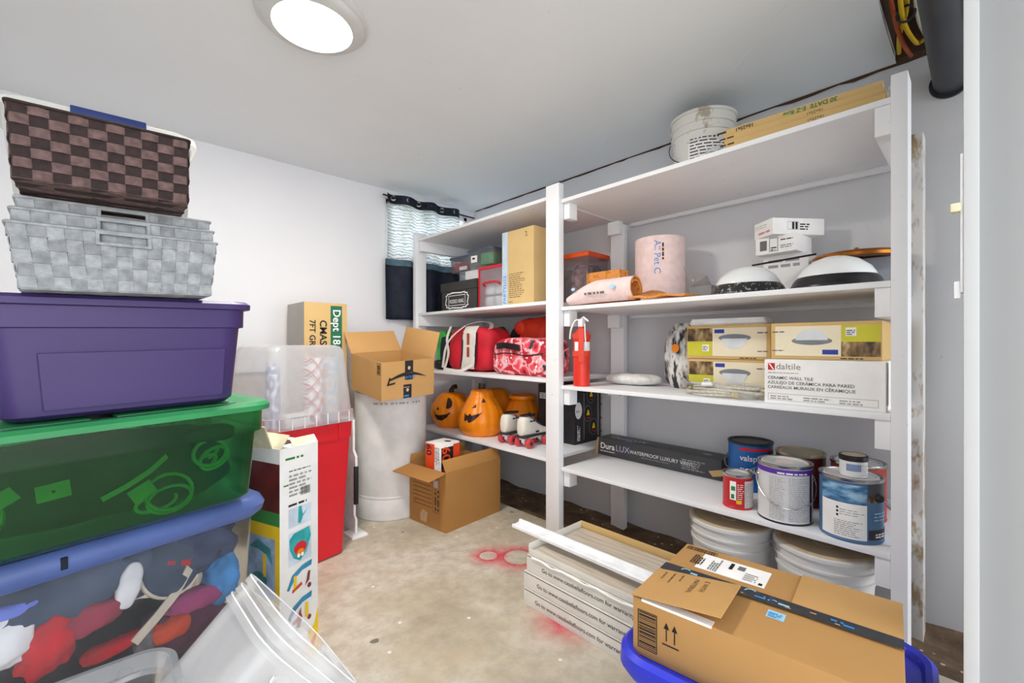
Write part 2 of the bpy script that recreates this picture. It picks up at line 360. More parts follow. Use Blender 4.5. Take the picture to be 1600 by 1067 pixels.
bm = bmesh.new(); addbox(bm, (-1.5, .235, CZ), (2.46, 3.08, CZ + .03)); addbox(bm, (-1.5, -1.6, CZ), (1.30, .235, CZ + .03)); addbox(bm, (1.30, -1.6, CZ), (2.46, -.32, CZ + .03))
ce = bmo('ceiling', bm, CEIL); struct(ce)
DARKWOOD = pm('dark_joist_wood', '4a3527', .8, .2, 8, .3)
bm = bmesh.new(); addbox(bm, (1.25, -.37, CZ + .2), (2.4, .3, CZ + .23)); addbox(bm, (1.25, .235, CZ + .03), (2.34, .29, CZ + .2)); addbox(bm, (1.25, -.38, CZ + .03), (2.34, -.32, CZ + .2)); addbox(bm, (1.24, -.32, CZ + .03), (1.3, .235, CZ + .2)); addbox(bm, (2.30, -.32, CZ), (2.4, .235, CZ + .2))
bmo('joist_cavity', bm, DARKWOOD, ce)
# ragged gap where ceiling meets the shelf wall
vs, fs = [], []; rg = random.Random(4); yy = 2.93; k = 0
while yy > -.2:
    h = .003 + .007 * rg.random() * (1.6 if yy < 1.2 else 1); vs += [(2.336, yy, CZ - .001), (2.328, yy, CZ - .001), (2.336, yy, CZ - h)]; yy -= .04 + .05 * rg.random(); k += 1
for i in range(k - 1):
    a = 3 * i; b = a + 3; fs += [(a + 1, a + 2, b + 2, b + 1)]
obj('ceiling_gap', vs, fs, DARKWOOD, ce)
ribbon('plaster_seam', [(2.13, .92, CZ), (1.95, .73, CZ), (1.737, .50, CZ), (1.55, .31, CZ)], [(0, 0, -1)] * 4, Vector((.68, -.73, 0)), .03, .003, CEIL, ce)
# near partition and door jamb
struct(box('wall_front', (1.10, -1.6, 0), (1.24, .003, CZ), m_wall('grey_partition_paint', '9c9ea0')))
tj = box('trim_1', (1.085, .003, 0), (1.25, .022, CZ), m_wall('jamb_paint', 'c6c8ca'), None, .002); struct(tj)
la = thing('door_strike', 'small white strike plate with yellowed nub on the door jamb', 'latch', (1.09, .022, 1.09))
box('plate', (0, 0, 0), (.03, .004, .24), WHITE, la, .001); box('nub', (-.006, .003, .14), (.012, .016, .155), pm('yellowed_plastic', 'e3dcb8', .5), la, .002); box('hook', (.004, .003, -.01), (.016, .012, .02), WHITE, la, .002)
# window behind the curtain
wi = thing('window_1', None, None, ((WX0 + WX1) / 2, 3.0, WZ0)); wi['kind'] = 'structure'
hw, hh = (WX1 - WX0) / 2, WZ1 - WZ0
for nm, a, b in (('window_frame', (-hw, -.03, 0), (-hw + .03, .05, hh)), ('window_frame', (hw - .03, -.03, 0), (hw, .05, hh)), ('window_frame', (-hw, -.03, hh - .03), (hw, .05, hh)), ('window_sill', (-hw, -.045, 0), (hw, .06, .03)), ('mullion', (-.012, -.01, .03), (.012, .03, hh - .03))): box(nm, a, b, WHITE, wi, .002)
for s in (-1, 1): box('pane', (min(s * .012, s * (hw - .03)), .008, .03), (max(s * .012, s * (hw - .03)), .012, hh - .03), clear('window_glass', 'f4fafa', .08, .05, .2), wi)
# ceiling lamp
cl = thing('ceiling_light', 'round flush ceiling light with glowing lens and stepped grey rim', 'ceiling light', (.545, 1.58, CZ))
RIM = pm('lamp_rim', 'cfd0cf', .35, .02)
lathe('rim', [(.10, 0), (.178, 0), (.180, -.006), (.172, -.014), (.166, -.016), (.163, -.022), (.150, -.03), (.128, -.034), (.124, -.031), (.10, -.02)], RIM, cl, 64)
lathe('lens', [(0, -.034), (.06, -.034), (.11, -.0325), (.125, -.030)], emit('lamp_lens', 'fffaf2', LAMP), cl, 64)
# black drain pipe and cables by the hole in the ceiling
dp = thing('drain_pipe', 'black plastic drain pipe running under the ceiling into the wall', 'pipe', (2.34, .083, 1.985))
PIPE = pm('black_pipe', '2e3036', .38, .1, 6)
tube('pipe', [(0, 0, 0), (-.4, 0, 0), (-.8, 0, 0), (-1.35, 0, 0)], .046, PIPE, dp, 28)
lathe('wall_collar', [(.045, 0), (.058, 0), (.058, .012), (.046, .012)], PIPE, dp, 28, rot=(0, R(-90), 0))
def cable(label, pts, r, mat): tag(tube('electric_cable', pts, r, mat, None, 8, curve=6), label, 'cable')
YC, WC, OC = pm('yellow_cable', 'd9b41c', .5), pm('white_cable', 'cfcabb', .5), pm('orange_cable', 'b5562a', .5)
cable('yellow cable hanging in the ceiling hole, beside the black pipe', [(1.45, .17, 2.20), (1.75, .175, 2.16), (2.0, .185, 2.11), (2.15, .165, 2.09), (2.28, .155, 2.15)], .007, YC)
cable('yellow cable bent behind the cable ring toward the joist', [(1.45, .150, 2.235), (1.75, .157, 2.195), (2.0, .175, 2.145), (2.12, .205, 2.12), (2.28, .222, 2.135)], .007, YC)
cable('dull orange cable fanned out above the shelf post', [(1.9, .212, 2.19), (2.02, .207, 2.125), (2.15, .196, 2.095), (2.28, .187, 2.108)], .007, OC)
cable('thin white cable crossing the yellow cables', [(1.6, .13, 2.24), (1.98, .15, 2.125), (2.14, .138, 2.095), (2.28, .125, 2.09)], .006, WC)
cable('thick white cable hanging right behind the black pipe', [(1.4, .0, 2.22), (1.8, .01, 2.13), (2.1, .008, 2.08), (2.32, .01, 2.02)], .010, WC)
cable('grey-white cable nearest the door jamb under the joists', [(1.4, -.04, 2.24), (1.8, -.03, 2.16), (2.1, -.03, 2.11), (2.28, -.02, 2.11)], .010, WC)
tag(lathe('cable_ring', [(.020, -.004), (.027, -.004), (.027, .004), (.020, .004), (.020, -.004)], BLACK, None, 24, loc=(1.99, .176, 2.115), rot=(0, R(70), 0)), 'small black ring bundling the yellow cables', 'ring')

# ------------------------------------------------------------------ curtain on its rod
rod = tag(tube('curtain_rod', [(1.48, 2.905, 2.062), (2.30, 2.905, 2.052)], .006, BLACK, None, 10), 'thin black curtain rod over the small window', 'curtain rod')
cu = thing('curtain', 'navy curtain with pale sheer upper panel and steel grommets', 'curtain', (1.83, 2.905, 1.2))
def cloth(name, x0, x1, z0, z1, mat, amp=.016, ph=0, top=None):
    vs, fs = [], []; nx, nz = 60, 10
    for j in range(nz + 1):
        for i in range(nx + 1):
            t = i / nx; x = x0 + (x1 - x0) * t; z = z0 + (z1 - z0) * j / nz; a = amp * (.6 + .4 * (z - 0) / .9)
            vs.append((x - 1.83, a * math.sin(t * 6 * math.pi + ph) + .004 * math.sin(t * 31 + z * 9), z - 1.2))
    for j in range(nz):
        for i in range(nx): q = j * (nx + 1) + i; fs.append((q, q + 1, q + nx + 2, q + nx + 1))
    o = obj(name, vs, fs, mat, cu, 60); s = o.modifiers.new('thick', 'SOLIDIFY'); s.thickness = .0015; return o
cloth('header_band', 1.515, 2.145, 2.02, 2.085, NAVY); cloth('sheer_panel', 1.515, 2.145, 1.61, 2.02, SHEER); cloth('lower_panel', 1.50, 2.15, 1.18, 1.61, NAVY)
cloth('hem', 1.502, 2.148, 1.57, 1.615, pm('blue_grey_fabric', '4d6677', .7, .2), .0165, 0).location = (0, -.004, 0)
for k in range(6):
    t = (k + .5) / 6; x = 1.515 + .63 * t
    lathe('grommet', [(.010, -.003), (.019, -.003), (.019, .003), (.010, .003), (.010, -.003)], STEEL, cu, 20, loc=(x - 1.83, .016 * math.sin(t * 6 * math.pi), .857), rot=(R(90), 0, R(25 if k % 2 else -25)))

a = N('worn_white_wood'); a.l(a.mix(a.ramp(a.noise(a.coord('Object', (2, 2, .8)), 6, 4, .7), [(.52, 0.0), (.6, .9)]), 'dcdad7', 'a1875f'), a.b.inputs['Base Color']); STAINWOOD = a.m
# ------------------------------------------------------------------ built-in shelving
S1, S2R, S3, S4 = 1.735, 1.190, .792, .378
S1L, S2L, S3L, S4L = 1.772, 1.228, .818, .405
su = thing('shelving_unit', 'white painted wooden shelving built of boards and posts along the wall', 'shelves', (2.0, 1.5, 0))
def wb(nm, lo, hi, mat=WHITEWOOD, bev=.0025, **k):
    L = su.location; return box(nm, [a - b for a, b in zip(lo, L)], [a - b for a, b in zip(hi, L)], mat, su, bev, **k)
wb('post', (1.70, 1.463, 0), (1.738, 1.551, 1.818)); wb('post', (1.70, .146, 0), (1.789, .184, 1.79)); wb('post', (1.70, 2.833, 0), (1.789, 2.871, 1.82))
wb('rear_post', (2.24, 1.432, -.09), (2.278, 1.52, 1.70)); wb('rear_post', (2.22, 2.80, -.09), (2.30, 2.838, 1.70))
tag(wb('rear_post', (2.18, .146, -.09), (2.27, .184, 1.77), STAINWOOD), 'worn rear post with brown stains')
T = .019
for z, y0, y1 in ((S1, .186, 1.461), (S2R, .186, 1.461), (S3, .186, 1.461), (S4, .186, 1.461), (S1L, 1.553, 2.831), (S2L, 1.553, 2.831), (S3L, 1.553, 2.831), (S4L, 1.553, 2.831)):
    wb('shelf_board', (1.716, y0, z - T), (2.325, y1, z))
for z in (S1, S2R, S3, S4):
    wb('cleat', (1.722, .186, z - T - .089), (2.18, .224, z - T)); wb('rear_block', (2.20, 1.436, z - T - .075), (2.24, 1.515, z - T)); wb('block', (1.738, 1.425, z - T - .08), (1.80, 1.463, z - T))
for z in (S1L, S2L, S3L, S4L): wb('cleat', (1.722, 2.793, z - T - .075), (2.22, 2.831, z - T))
wb('lit_wall_strip', (2.30, .19, S1 - T - .02), (2.325, 1.43, S1 - T)); wb('lit_wall_strip', (2.30, .19, S2R - T - .018), (2.325, 1.43, S2R - T))  # lit line of wall under the boards, built as thin white strips
# ------------------------------------------------------------------ stack of totes and baskets on the left
def tote_secs(L, D, H, tp, r, th=.004, z0=0, flange=.012, fh=.03):
    """outer wall up, flange, then inner wall down to the inside bottom"""
    bx, by = L / 2 - tp, D / 2 - tp; tx, ty = L / 2, D / 2
    return [(z0, bx - .012, by - .012, r), (z0 + .004, bx - .004, by - .004, r), (z0 + .014, bx, by, r), (z0 + H - fh, tx - .006, ty - .006, r), (z0 + H - fh, tx + flange, ty + flange, r + flange), (z0 + H, tx + flange, ty + flange, r + flange), (z0 + H, tx - .004, ty - .004, r), (z0 + H - fh, tx - .010, ty - .010, r), (z0 + .018, bx - th, by - th, r), (z0 + .010, bx - th - .01, by - th - .01, r)]
# blue-lidded clear tote full of clothes
bl = thing('storage_tote', 'large clear tote stuffed with clothes and a cap under a dusty blue lid', 'storage bin', (-.055, 1.467, 0), 14)
CL_BLUE = clear('clear_bin_blue_tint', 'e6ecf4', .09, .2)
loft('body', [(0, .30, .165, .05), (.015, .315, .18, .05), (.555, .345, .195, .05)], CL_BLUE, bl, True, False, n=6)
DBLUE = pm('dusty_blue_plastic', '51659f', .4, .08, 5)
ld = loft('lid', [(.535, .352, .202, .055), (.548, .366, .216, .06), (.566, .370, .220, .06), (.584, .362, .212, .06), (.590, .350, .20, .055), (.584, .33, .18, .05), (.584, .05, .03, .02)], DBLUE, bl, False, True, n=6)
box('lid_clip', (-.05, -.222, .555), (-.04, -.214, .578), NAVY, ld, .001)
lo_ = bl
# things packed inside the tote: separate garments, seen through the wall
def inside(name, label, cat, parent_thing, local, rot, maker, group=None):
    e = thing(name, label, cat, parent_thing.matrix_basis @ Vector(local), parent_thing.rotation_euler.z * 180 / math.pi + rot, group); maker(e); return e
bpy.context.view_layer.update()
CREAM = pm('cream_fabric', 'd9cfbd', .9, .1, 20, .2); SLATE = pm('slate_fabric', '3b4a60', .9, .2, 12, .3); WHT = pm('white_fabric', 'dcdde0', .9, .08, 15, .2); REDF = pm('red_fabric', 'c0202c', .9, .15, 15, .3); MAUVE = pm('dull_red_fabric', '8d3145', .9, .2, 14, .3)
BRIGHT = pm('bright_blue_fabric', '3f8fd0', .9, .25, 16, .3); PLUM = pm('plum_fabric', '5a2e4a', .9, .25, 18, .3); ORN = pm('orange_fabric', 'e2512c', .9, .1, 12, .2); PURP = pm('periwinkle_fabric', '5f6fc0', .9, .2, 10, .2)
fb = lambda nm, s, mat, **k: (lambda e: blob(nm, *s, mat, e, **k))
for nm, lb, ct, lc, s, mat, sd, rt in (
    ('folded_jeans', 'slate grey folded trousers in the middle of the blue-lidded tote', 'trousers', (-.01, -.118, .478), (.115, .045, .058), SLATE, 2, 4),
    ('folded_shirt', 'dark navy cloth with stitched rings at the end of the blue-lidded tote', 'clothing', (.24, -.07, .472), (.068, .085, .055), pm('ink_navy_fabric', '33405c', .9, .2, 30, .3), 5, 0),
    ('jean_shorts', 'faded denim shorts on top of the clothes in the tote', 'shorts', (.02, -.105, .538), (.15, .06, .016), pm('denim', '5f7fa8', .9, .2, 40, .3), 8, 3),
    ('scarf', 'bright blue scarf pressed against the tote corner above the plum cloth', 'scarf', (.275, -.128, .368), (.036, .036, .05), BRIGHT, 9, 0),
    ('folded_sweater', 'plum patterned sweater low in the tote under the blue scarf', 'sweater', (.20, -.112, .285), (.08, .05, .042), PLUM, 3, 0),
    ('pink_top', 'magenta pink top wedged between the cap and the plum sweater', 'clothing', (.205, -.142, .352), (.05, .028, .022), pm('magenta_fabric', 'a83f78', .9, .2, 12, .2), 4, 0),
    ('red_shirt', 'crumpled red shirt between the white pouch and the dull red shirt', 'shirt', (-.055, -.142, .385), (.036, .028, .052), REDF, 6, 0),
    ('mauve_shirt', 'dull red shirt tucked under the slate trousers', 'shirt', (.01, -.138, .41), (.055, .030, .028), MAUVE, 7, 0),
    ('orange_sock', 'bright orange sock beside the grey sock in the clothes tote', 'sock', (.15, -.145, .305), (.038, .026, .020), ORN, 11, 0),
    ('grey_sock', 'small grey ribbed sock beside the orange sock', 'sock', (.105, -.145, .302), (.016, .024, .026), pm('grey_wool', '77757a', .9, .2, 40, .4), 12, 0),
    ('red_scarf', 'long red scarf running low across the clothes tote', 'scarf', (.05, -.15, .322), (.055, .018, .012), REDF, 14, 0),
    ('white_pouch', 'white fabric pouch with a seam at the left of the clothes tote', 'pouch', (-.125, -.142, .425), (.045, .028, .05), WHT, 15, 0),
    ('periwinkle_cloth', 'periwinkle cloth lying on the white pouch', 'cloth', (-.10, -.142, .486), (.05, .028, .013), PURP, 16, 0),
    ('white_lace', 'pale lace blouse above the periwinkle cloth in the clothes tote', 'clothing', (-.155, -.14, .527), (.03, .03, .026), WHT, 17, 0),
    ('dark_fleece', 'charcoal fleece filling the bottom of the clothes tote', 'clothing', (0, -.02, .175), (.29, .13, .165), pm('charcoal_fleece', '1d2028', .95, .3, 20, .4), 18, 0),
    ('grey_blanket', 'blue grey blanket at the back of the clothes tote', 'blanket', (0, .06, .42), (.30, .09, .095), pm('blue_grey_wool', '46556b', .95, .2, 12, .3), 19, 0)):
    inside(nm, lb, ct, bl, lc, rt, fb('cloth', (s[0] * 1.18, s[1], s[2] * 1.18) if s[0] < .2 else (s[0] * .97, s[1] * .97, s[2] * .97), mat, e=.7, amp=.26 if s[0] < .12 else .04, freq=24, seed=sd, nu=56, nv=34))
# the cap
def mk_cap(e):
    lathe('crown', [(.072, 0), (.076, .02), (.07, .05), (.05, .078), (.02, .092), (0, .094)], SLATE, e, 28, fn=lambda v: (v[0], v[1] * 1.1, v[2]))
    br = ribbon('brim_band', [(.078 * math.cos(R(a)), .086 * math.sin(R(a)), .004) for a in range(0, 360, 12)], [(math.cos(R(a)), math.sin(R(a)), 0) for a in range(0, 360, 12)], Vector((0, 0, 1)), .022, .008, CREAM, e, True)
    flat('crown_emblem', frame('+zx', (0, 0, .096), 0), [rc(-.03, -.006, -.01, .004), rc(.005, -.01, .03, .006)], REDF, e)
cap = inside('baseball_cap', 'slate cap with cream band seen through the clear tote wall', 'cap', bl, (.165, -.128, .452), 0, mk_cap); cap.rotation_euler = (R(68), R(20), R(14)); cap.scale = (.85, .85, .4)
ws = inside('white_scarf', 'white ribbed scarf edge hanging beside the cap', 'scarf', bl, (.075, -.158, .45), 0, lambda e: blob('cloth', .022, .012, .05, WHT, e, .8, .15, 20, 21))
ws.rotation_euler = (0, R(14), R(14))
cs = inside('cream_strap', 'cream fabric strap running down from the cap', 'strap', bl, (.03, -.168, .24), 0, lambda e: ribbon('strap', [(-.03, 0, -.045), (.01, 0, -.01), (.05, 0, .03), (.08, 0, .08)], [(0, -1, 0)] * 4, Vector((.6, 0, -.8)), .02, .004, CREAM, e))
cs.location = bl.matrix_basis @ Vector((.11, -.168, .365))

# green tote
GT = (8, (0, -1.5)); gr = thing('storage_tote', 'translucent green tote with green lid between the purple tote and blue-lidded tote', 'storage bin', (0.0, 1.405, .601), 8, tilt=(0, -1.5))
CL_GREEN = clear('clear_green', '2f7d45', .22, .25, .4, (.17, .52, .24))
loft('body', [(0, .262, .155, .04), (.012, .275, .17, .045), (.172, .292, .186, .05), (.174, .302, .196, .05), (.232, .304, .198, .05)], CL_GREEN, gr, True, False, n=6)
GLID = pm('green_lid_plastic', '2f8f55', .38, .08, 5)
loft('lid', [(.226, .308, .202, .05), (.228, .318, .212, .055), (.240, .318, .212, .055), (.248, .310, .204, .05), (.248, .285, .178, .05), (.240, .272, .166, .045), (.240, .04, .02, .02)], GLID, gr, n=6)
for s in (-1, 1): box('lid_panel', (min(s * .02, s * .25), -.14, .240), (max(s * .02, s * .25), .14, .246), GLID, gr, .004)
bpy.context.view_layer.update()
def gin(name, label, cat, local, maker, rot=(0, 0, 0)):
    e = thing(name, label, cat, gr.matrix_basis @ Vector(local)); e.rotation_euler = (R(rot[0]), R(rot[1]), R(8 + rot[2])); maker(e)
LG = pm('pale_green_plastic', 'a9cf78', .5, .1); DG = pm('dark_stuff', '2a2d2c', .8, .2)
def coil(e, r, n, w_, mat):
    for k in range(n):
        pts = [(r * (1 - .13 * k) * math.cos(a * .35) + .012 * math.sin(k * 2.1), .006 * k, r * (.9 - .16 * k) * math.sin(a * .35 + .3 * k) + .014 * math.cos(k * 1.7)) for a in range(18)]
        tube('loop', pts, w_, mat, e, 6, True)
gin('cord_coil', 'coil of pale cord at the left end inside the green tote', 'cord', (-.21, -.13, .075), lambda e: coil(e, .06, 4, .0055, LG), (0, 15, 0))
gin('cord_coil', 'bundle of pale cord at the right end inside the green tote', 'cord', (.19, -.135, .115), lambda e: coil(e, .035, 4, .0045, LG))
gin('cord_coil', 'flattened pale cord bundle low in the middle of the green tote', 'cord', (.10, -.14, .045), lambda e: coil(e, .045, 5, .004, LG), (0, 25, 0))
gin('plastic_tag', 'square pale tag with a hole inside the green tote', 'tag', (-.08, -.158, .115), lambda e: (box('card', (-.024, 0, -.016), (.024, .002, .016), LG, e), lathe('hole', [(0, 0), (.003, 0)], BLACK, e, 12, rot=(R(90), 0, 0), loc=(0, -.0006, 0))), (0, -6, 0))
gin('plastic_tag', 'tilted pale tag beside the cord coil inside the green tote', 'tag', (-.15, -.156, .115), lambda e: box('card', (-.024, 0, -.014), (.024, .002, .014), LG, e, .0005), (0, -32, 0))
gin('plastic_tag', 'pale green tag under the cord bundle inside the green tote', 'tag', (.055, -.156, .075), lambda e: box('card', (-.022, 0, -.016), (.022, .002, .016), LG, e, .0005), (0, -28, 0))
gin('webbing_strap', 'long pale webbing strap slanting through the green tote', 'strap', (.05, -.152, .105), lambda e: ribbon('band', [(-.06, 0, -.03), (-.02, 0, -.012), (.02, 0, .012), (.05, 0, .04)], [(0, -1, 0)] * 4, Vector((-.4, 0, .9)), .011, .002, LG, e))
gin('dark_bag', 'dark bag filling the back of the green tote', 'bag', (0, .0, .10), lambda e: blob('cloth', .262, .135, .088, DG, e, .6, .1, 10, 31))
gin('dark_pouch', 'small dark pouch above the cord bundle inside the green tote', 'pouch', (.19, -.12, .175), lambda e: blob('cloth', .055, .03, .02, DG, e, .6, .15, 16, 33))

# purple tote
pu = thing('storage_tote', 'opaque purple tote with scratched side and purple lid', 'storage bin', (.05, 1.401, .853), 5, tilt=(0, -1.5))
a = N('purple_plastic'); co = a.coord('Object', (1, 1, 3)); sc = a.noise(a.coord('Object', (6, 6, 60)), 3, 4, .7)
a.l(a.mix(a.ramp(sc, [(.74, 0.0), (.78, .6)]), a.mix(a.noise(co, 3, 3), '3b2a63', '443270'), 'b9aac8'), a.b.inputs['Base Color']); a.b.inputs['Roughness'].default_value = .5; PURPLE = a.m
loft('body', [(0, .185, .118, .035), (.01, .196, .13, .04), (.182, .214, .146, .045), (.184, .222, .153, .045), (.232, .224, .155, .045), (.232, .218, .149, .04), (.19, .21, .14, .04), (.02, .19, .124, .04)], PURPLE, pu, n=6)
loft('lid', [(.226, .227, .158, .045), (.228, .236, .167, .05), (.240, .237, .168, .05), (.247, .230, .161, .05), (.247, .205, .14, .045), (.242, .20, .13, .04), (.242, .03, .02, .02)], PURPLE, pu, n=6)
loft('side_panel', [(-.062, .152, .004, .003), (.050, .158, .004, .003)], PURPLE, pu, loc=(.015, -.1405, .083), rot=(R(5), 0, 0))
box('oval_mark', (.11, -.1405, .058), (.15, -.1385, .068), pm('purple_mark', '6a4f96', .5), pu, .003)

# woven strap baskets
def basket(root, W, D, H, tp, cols, dcols, rows, mats, slot=None, th=.0016, sub=4):
    """vertical and horizontal straps woven over and under each other"""
    off = th * 1.1; cw = 2 * W / cols
    def side(s, t, z):
        k = z / H; hx = W - tp * (1 - k); hy = D - tp * (1 - k)
        if s == 0: return Vector((-hx + 2 * hx * t, -hy, z)), Vector((0, -1, 0))
        if s == 1: return Vector((hx, -hy + 2 * hy * t, z)), Vector((1, 0, 0))
        if s == 2: return Vector((hx - 2 * hx * t, hy, z)), Vector((0, 1, 0))
        return Vector((-hx, hy - 2 * hy * t, z)), Vector((-1, 0, 0))
    nc = [cols, dcols, cols, dcols]; base = [0, cols, cols + dcols, 2 * cols + dcols]; rh = H / rows; mi = 0
    for r in range(rows):
        z = (r + .5) * rh; P, Nn = [], []
        spans = []
        for s in range(4):
            for c in range(nc[s]):
                for q in range(sub):
                    t = (c + (q + .5) / sub) / nc[s]; p, n = side(s, t, z)
                    sg = (1 if (r + base[s] + c) % 2 else -1) * math.sin(math.pi * (q + .5) / sub)
                    spans.append((p + n * off * sg, n, s, c))
        skip = lambda s, c: slot and s == 0 and r >= slot[2] and slot[0] <= c <= slot[1]
        segs, cur = [], []
        for e in spans:
            if skip(e[2], e[3]):
                if cur: segs.append(cur); cur = []
            else: cur.append(e)
        if cur: segs.append(cur)
        if len(segs) == 2: segs = [segs[1] + segs[0]]
        for sgm in segs: ribbon('strap', [e[0] for e in sgm], [e[1] for e in sgm], Vector((0, 0, 1)), rh * .93, th, mats[-1], root, not slot or r < slot[2])
    for s in range(4):
        for c in range(nc[s]):
            P, Nn = [], []; top = H
            if slot and s == 0 and slot[0] <= c <= slot[1]: top = slot[2] * rh
            for r in range(rows):
                for q in range(sub):
                    z = (r + (q + .5) / sub) * rh
                    if z > top: continue
                    p, n = side(s, (c + .5) / nc[s], z); sg = (-1 if (r + base[s] + c) % 2 else 1) * math.sin(math.pi * (q + .5) / sub)
                    P.append(p + n * off * sg); Nn.append(n)
            d = Vector((1, 0, 0)) if s % 2 == 0 else Vector((0, 1, 0)); wd = 2 * (W if s % 2 == 0 else D) / nc[s] * .92
            ribbon('strap', P, Nn, d, wd, th, mats[0], root)
    # bottom weave
    for c in range(cols):
        x = -W + tp + 2 * (W - tp) * (c + .5) / cols; ribbon('bottom_strap', [(x, y * (D - tp), .001 * ((c + i) % 2)) for i, y in enumerate((-1, -.6, -.2, .2, .6, 1))], [(0, 0, -1)] * 6, Vector((1, 0, 0)), 2 * W / cols * .9, th, mats[c % len(mats)], root)
    for c in range(dcols):
        y = -D + tp + 2 * (D - tp) * (c + .5) / dcols; ribbon('bottom_strap', [(x * (W - tp), y, .0005 - .001 * ((c + i) % 2)) for i, x in enumerate((-1, -.6, -.2, .2, .6, 1))], [(0, 0, -1)] * 6, Vector((0, 1, 0)), 2 * D / dcols * .9, th, mats[(c + 1) % len(mats)], root)
    loft('liner', [(.002, W - tp - .004, D - tp - .004, .004), (H, W - .004, D - .004, .004)] if not slot else [(.002, W - tp - .004, D - tp - .004, .004), (slot[2] * rh, W - tp * (1 - slot[2] * rh / H) - .004, D - tp * .2 - .004, .004)], mats[0], root, True, False)
    if slot:
        x0, x1 = -W + 2 * W * slot[0] / cols, -W + 2 * W * (slot[1] + 1) / cols; z0 = slot[2] * rh
        for a_, b_ in (((x0 - .006, -D - .004, z0 - .004), (x1 + .006, -D + .002, z0 + .002)), ((x0 - .006, -D - .004, z0), (x0, -D + .002, H)), ((x1, -D - .004, z0), (x1 + .006, -D + .002, H)), ((x0 - .006, -D - .005, H - .006), (x1 + .006, -D + .003, H))): box('handle_trim', a_, b_, mats[0], root, .001)
    rp = [(x, y, H) for x, y in rrect(W + .001, D + .001, .004, 2)]; tube('rim', rp, .0032, mats[0], root, 6, True)
GW = [pm('grey_webbing', 'a2a6aa', .8, .12, 60, .4), pm('grey_webbing_dark', '93979c', .8, .12, 60, .4)]
BW = [pm('brown_webbing', '2b1b1b', .7, .2, 80, .4), pm('brown_webbing_shine', '66504e', .7, .2, 80, .4)]  # shine on the crosswise straps painted as a lighter brown
for k, (lb, dz) in enumerate((('light grey woven strap basket standing on the purple tote', 0), ('grey woven basket nested second, between two like it', .026), ('grey woven basket nested on top under the brown basket', .048))):
    gb = thing('woven_basket', lb, 'basket', (.040, 1.285, 1.1035 + dz), 2, 'nested grey baskets', (0, -2))
    basket(gb, .155 - .0055 * k, .125 - .0055 * k, .115, .013, 13, 10, 5, GW, (5, 7, 4))
bb = thing('woven_basket', 'dark brown woven strap basket on top of the nested grey baskets', 'basket', (.018, 1.165, 1.2725), -1, tilt=(0, -1.4))
basket(bb, .119, .10, .122, .004, 10, 8, 7, BW)
# white tote with blue latch set behind the brown basket
wt = thing('storage_tote', 'white translucent tote with navy blue latch behind the brown basket', 'storage bin', (.022, 1.375, 1.268), 1, tilt=(0, -2.0))
CW = clear('milky_plastic', 'f2f3f1', .72, .3, .5)
loft('body', [(0, .13, .07, .03), (.012, .14, .08, .035), (.21, .154, .09, .035), (.21, .150, .086, .035), (.016, .134, .074, .03)], CW, wt, n=6)
loft('lid', [(.196, .158, .095, .04), (.200, .164, .101, .045), (.216, .162, .099, .045), (.221, .15, .09, .04), (.217, .13, .07, .03), (.217, .02, .02, .01)], CW, wt, n=6)
lt = box('latch', (-.055, -.110, .190), (.065, -.098, .220), pm('navy_plastic', '1d3370', .4), wt, .003); box('latch_tab', (-.046, -.112, .184), (.056, -.106, .191), CW, lt, .001)
# ------------------------------------------------------------------ floor, left group
# tall toy box, printed white and yellow
tb = thing('toy_box', 'tall white and yellow toy carton with torn open top and slide pictures', 'box', (.4006, 1.595, 0), 20)
box('carton', (-.067, -.165, 0), (.067, .165, .69), pm('white_card', 'e6e5e3', .6, .03), tb, .002)
F = frame('-x', (-.067, .165, 0)); YEL = pm('yellow_print', 'e6bf1e', .6, .08, 6)
flat('yellow_panel', F, [rc(0, .0, .33, .46)], YEL, tb); F2 = frame('-x', (-.067, .165, 0), 0, .0014)
flat('dark_red_photo', F, [rc(0, .50, .33, .645)], pm('dark_red_print', '5e1d18', .5, .3, 9), tb); flat('green_strip', F, [rc(0, .46, .33, .50)], GREEN, tb)
flat('photo', F2, [rc(.18, .24, .31, .42)], pm('photo_blue', '8fa8c8', .5, .2, 20), tb)
F3 = frame('-x', (-.067, .165, 0), 0, .002); flat('photo_slide', F3, [[(.19, .38), (.23, .41), (.29, .39), (.30, .34), (.27, .37), (.23, .38)], ell(.24, .29, .035, .022)], pm('photo_teal', '2f7d86', .5, .2, 30), tb); flat('photo_bar', F3, [rc(.255, .30, .27, .37)], YEL, tb)
text(frame('-x', (-.067, .165, 0), 180, .0014), 'ROCK', .04, INK, tb, wide=1.3) if False else fine(F2, .20, .10, .30, .21, 3, BRINK, tb, 5)
G = frame('-y', (-.067, -.165, 0)); G2 = frame('-y', (-.067, -.165, 0), 0, .0014); G3 = frame('-y', (-.067, -.165, 0), 0, .002)
fine(G, .018, .652, .116, .664, 1, GREEN, tb, 2); fine(G, .03, .615, .115, .622, 1, GINK, tb, 3); fine(G, .03, .54, .115, .61, 6, LINK, tb, 4); bars(G, .07, .535, .105, .56, 12, INK, tb); fine(G, .028, .51, .115, .522, 1, INK, tb, 6); fine(G, .012, .575, .03, .583, 1, GREEN, tb, 8)
PB = pm('print_pale_blue', 'c9d6e4', .6, .1); TEAL = pm('print_teal', '2e9fa0', .5, .15, 30)
flat('picture', G, [rc(.028, .445, .108, .503), rc(.028, .33, .108, .43)], PB, tb)
flat('picture_post', G2, [[(.062, .503), (.072, .503), (.078, .47), (.095, .49), (.08, .478), (.07, .45), (.06, .452)]], TEAL, tb)
flat('picture_bowl', G2, [[(.03, .41), (.045, .425), (.10, .43), (.106, .40), (.09, .355), (.068, .335), (.045, .35), (.032, .38)]], TEAL, tb)
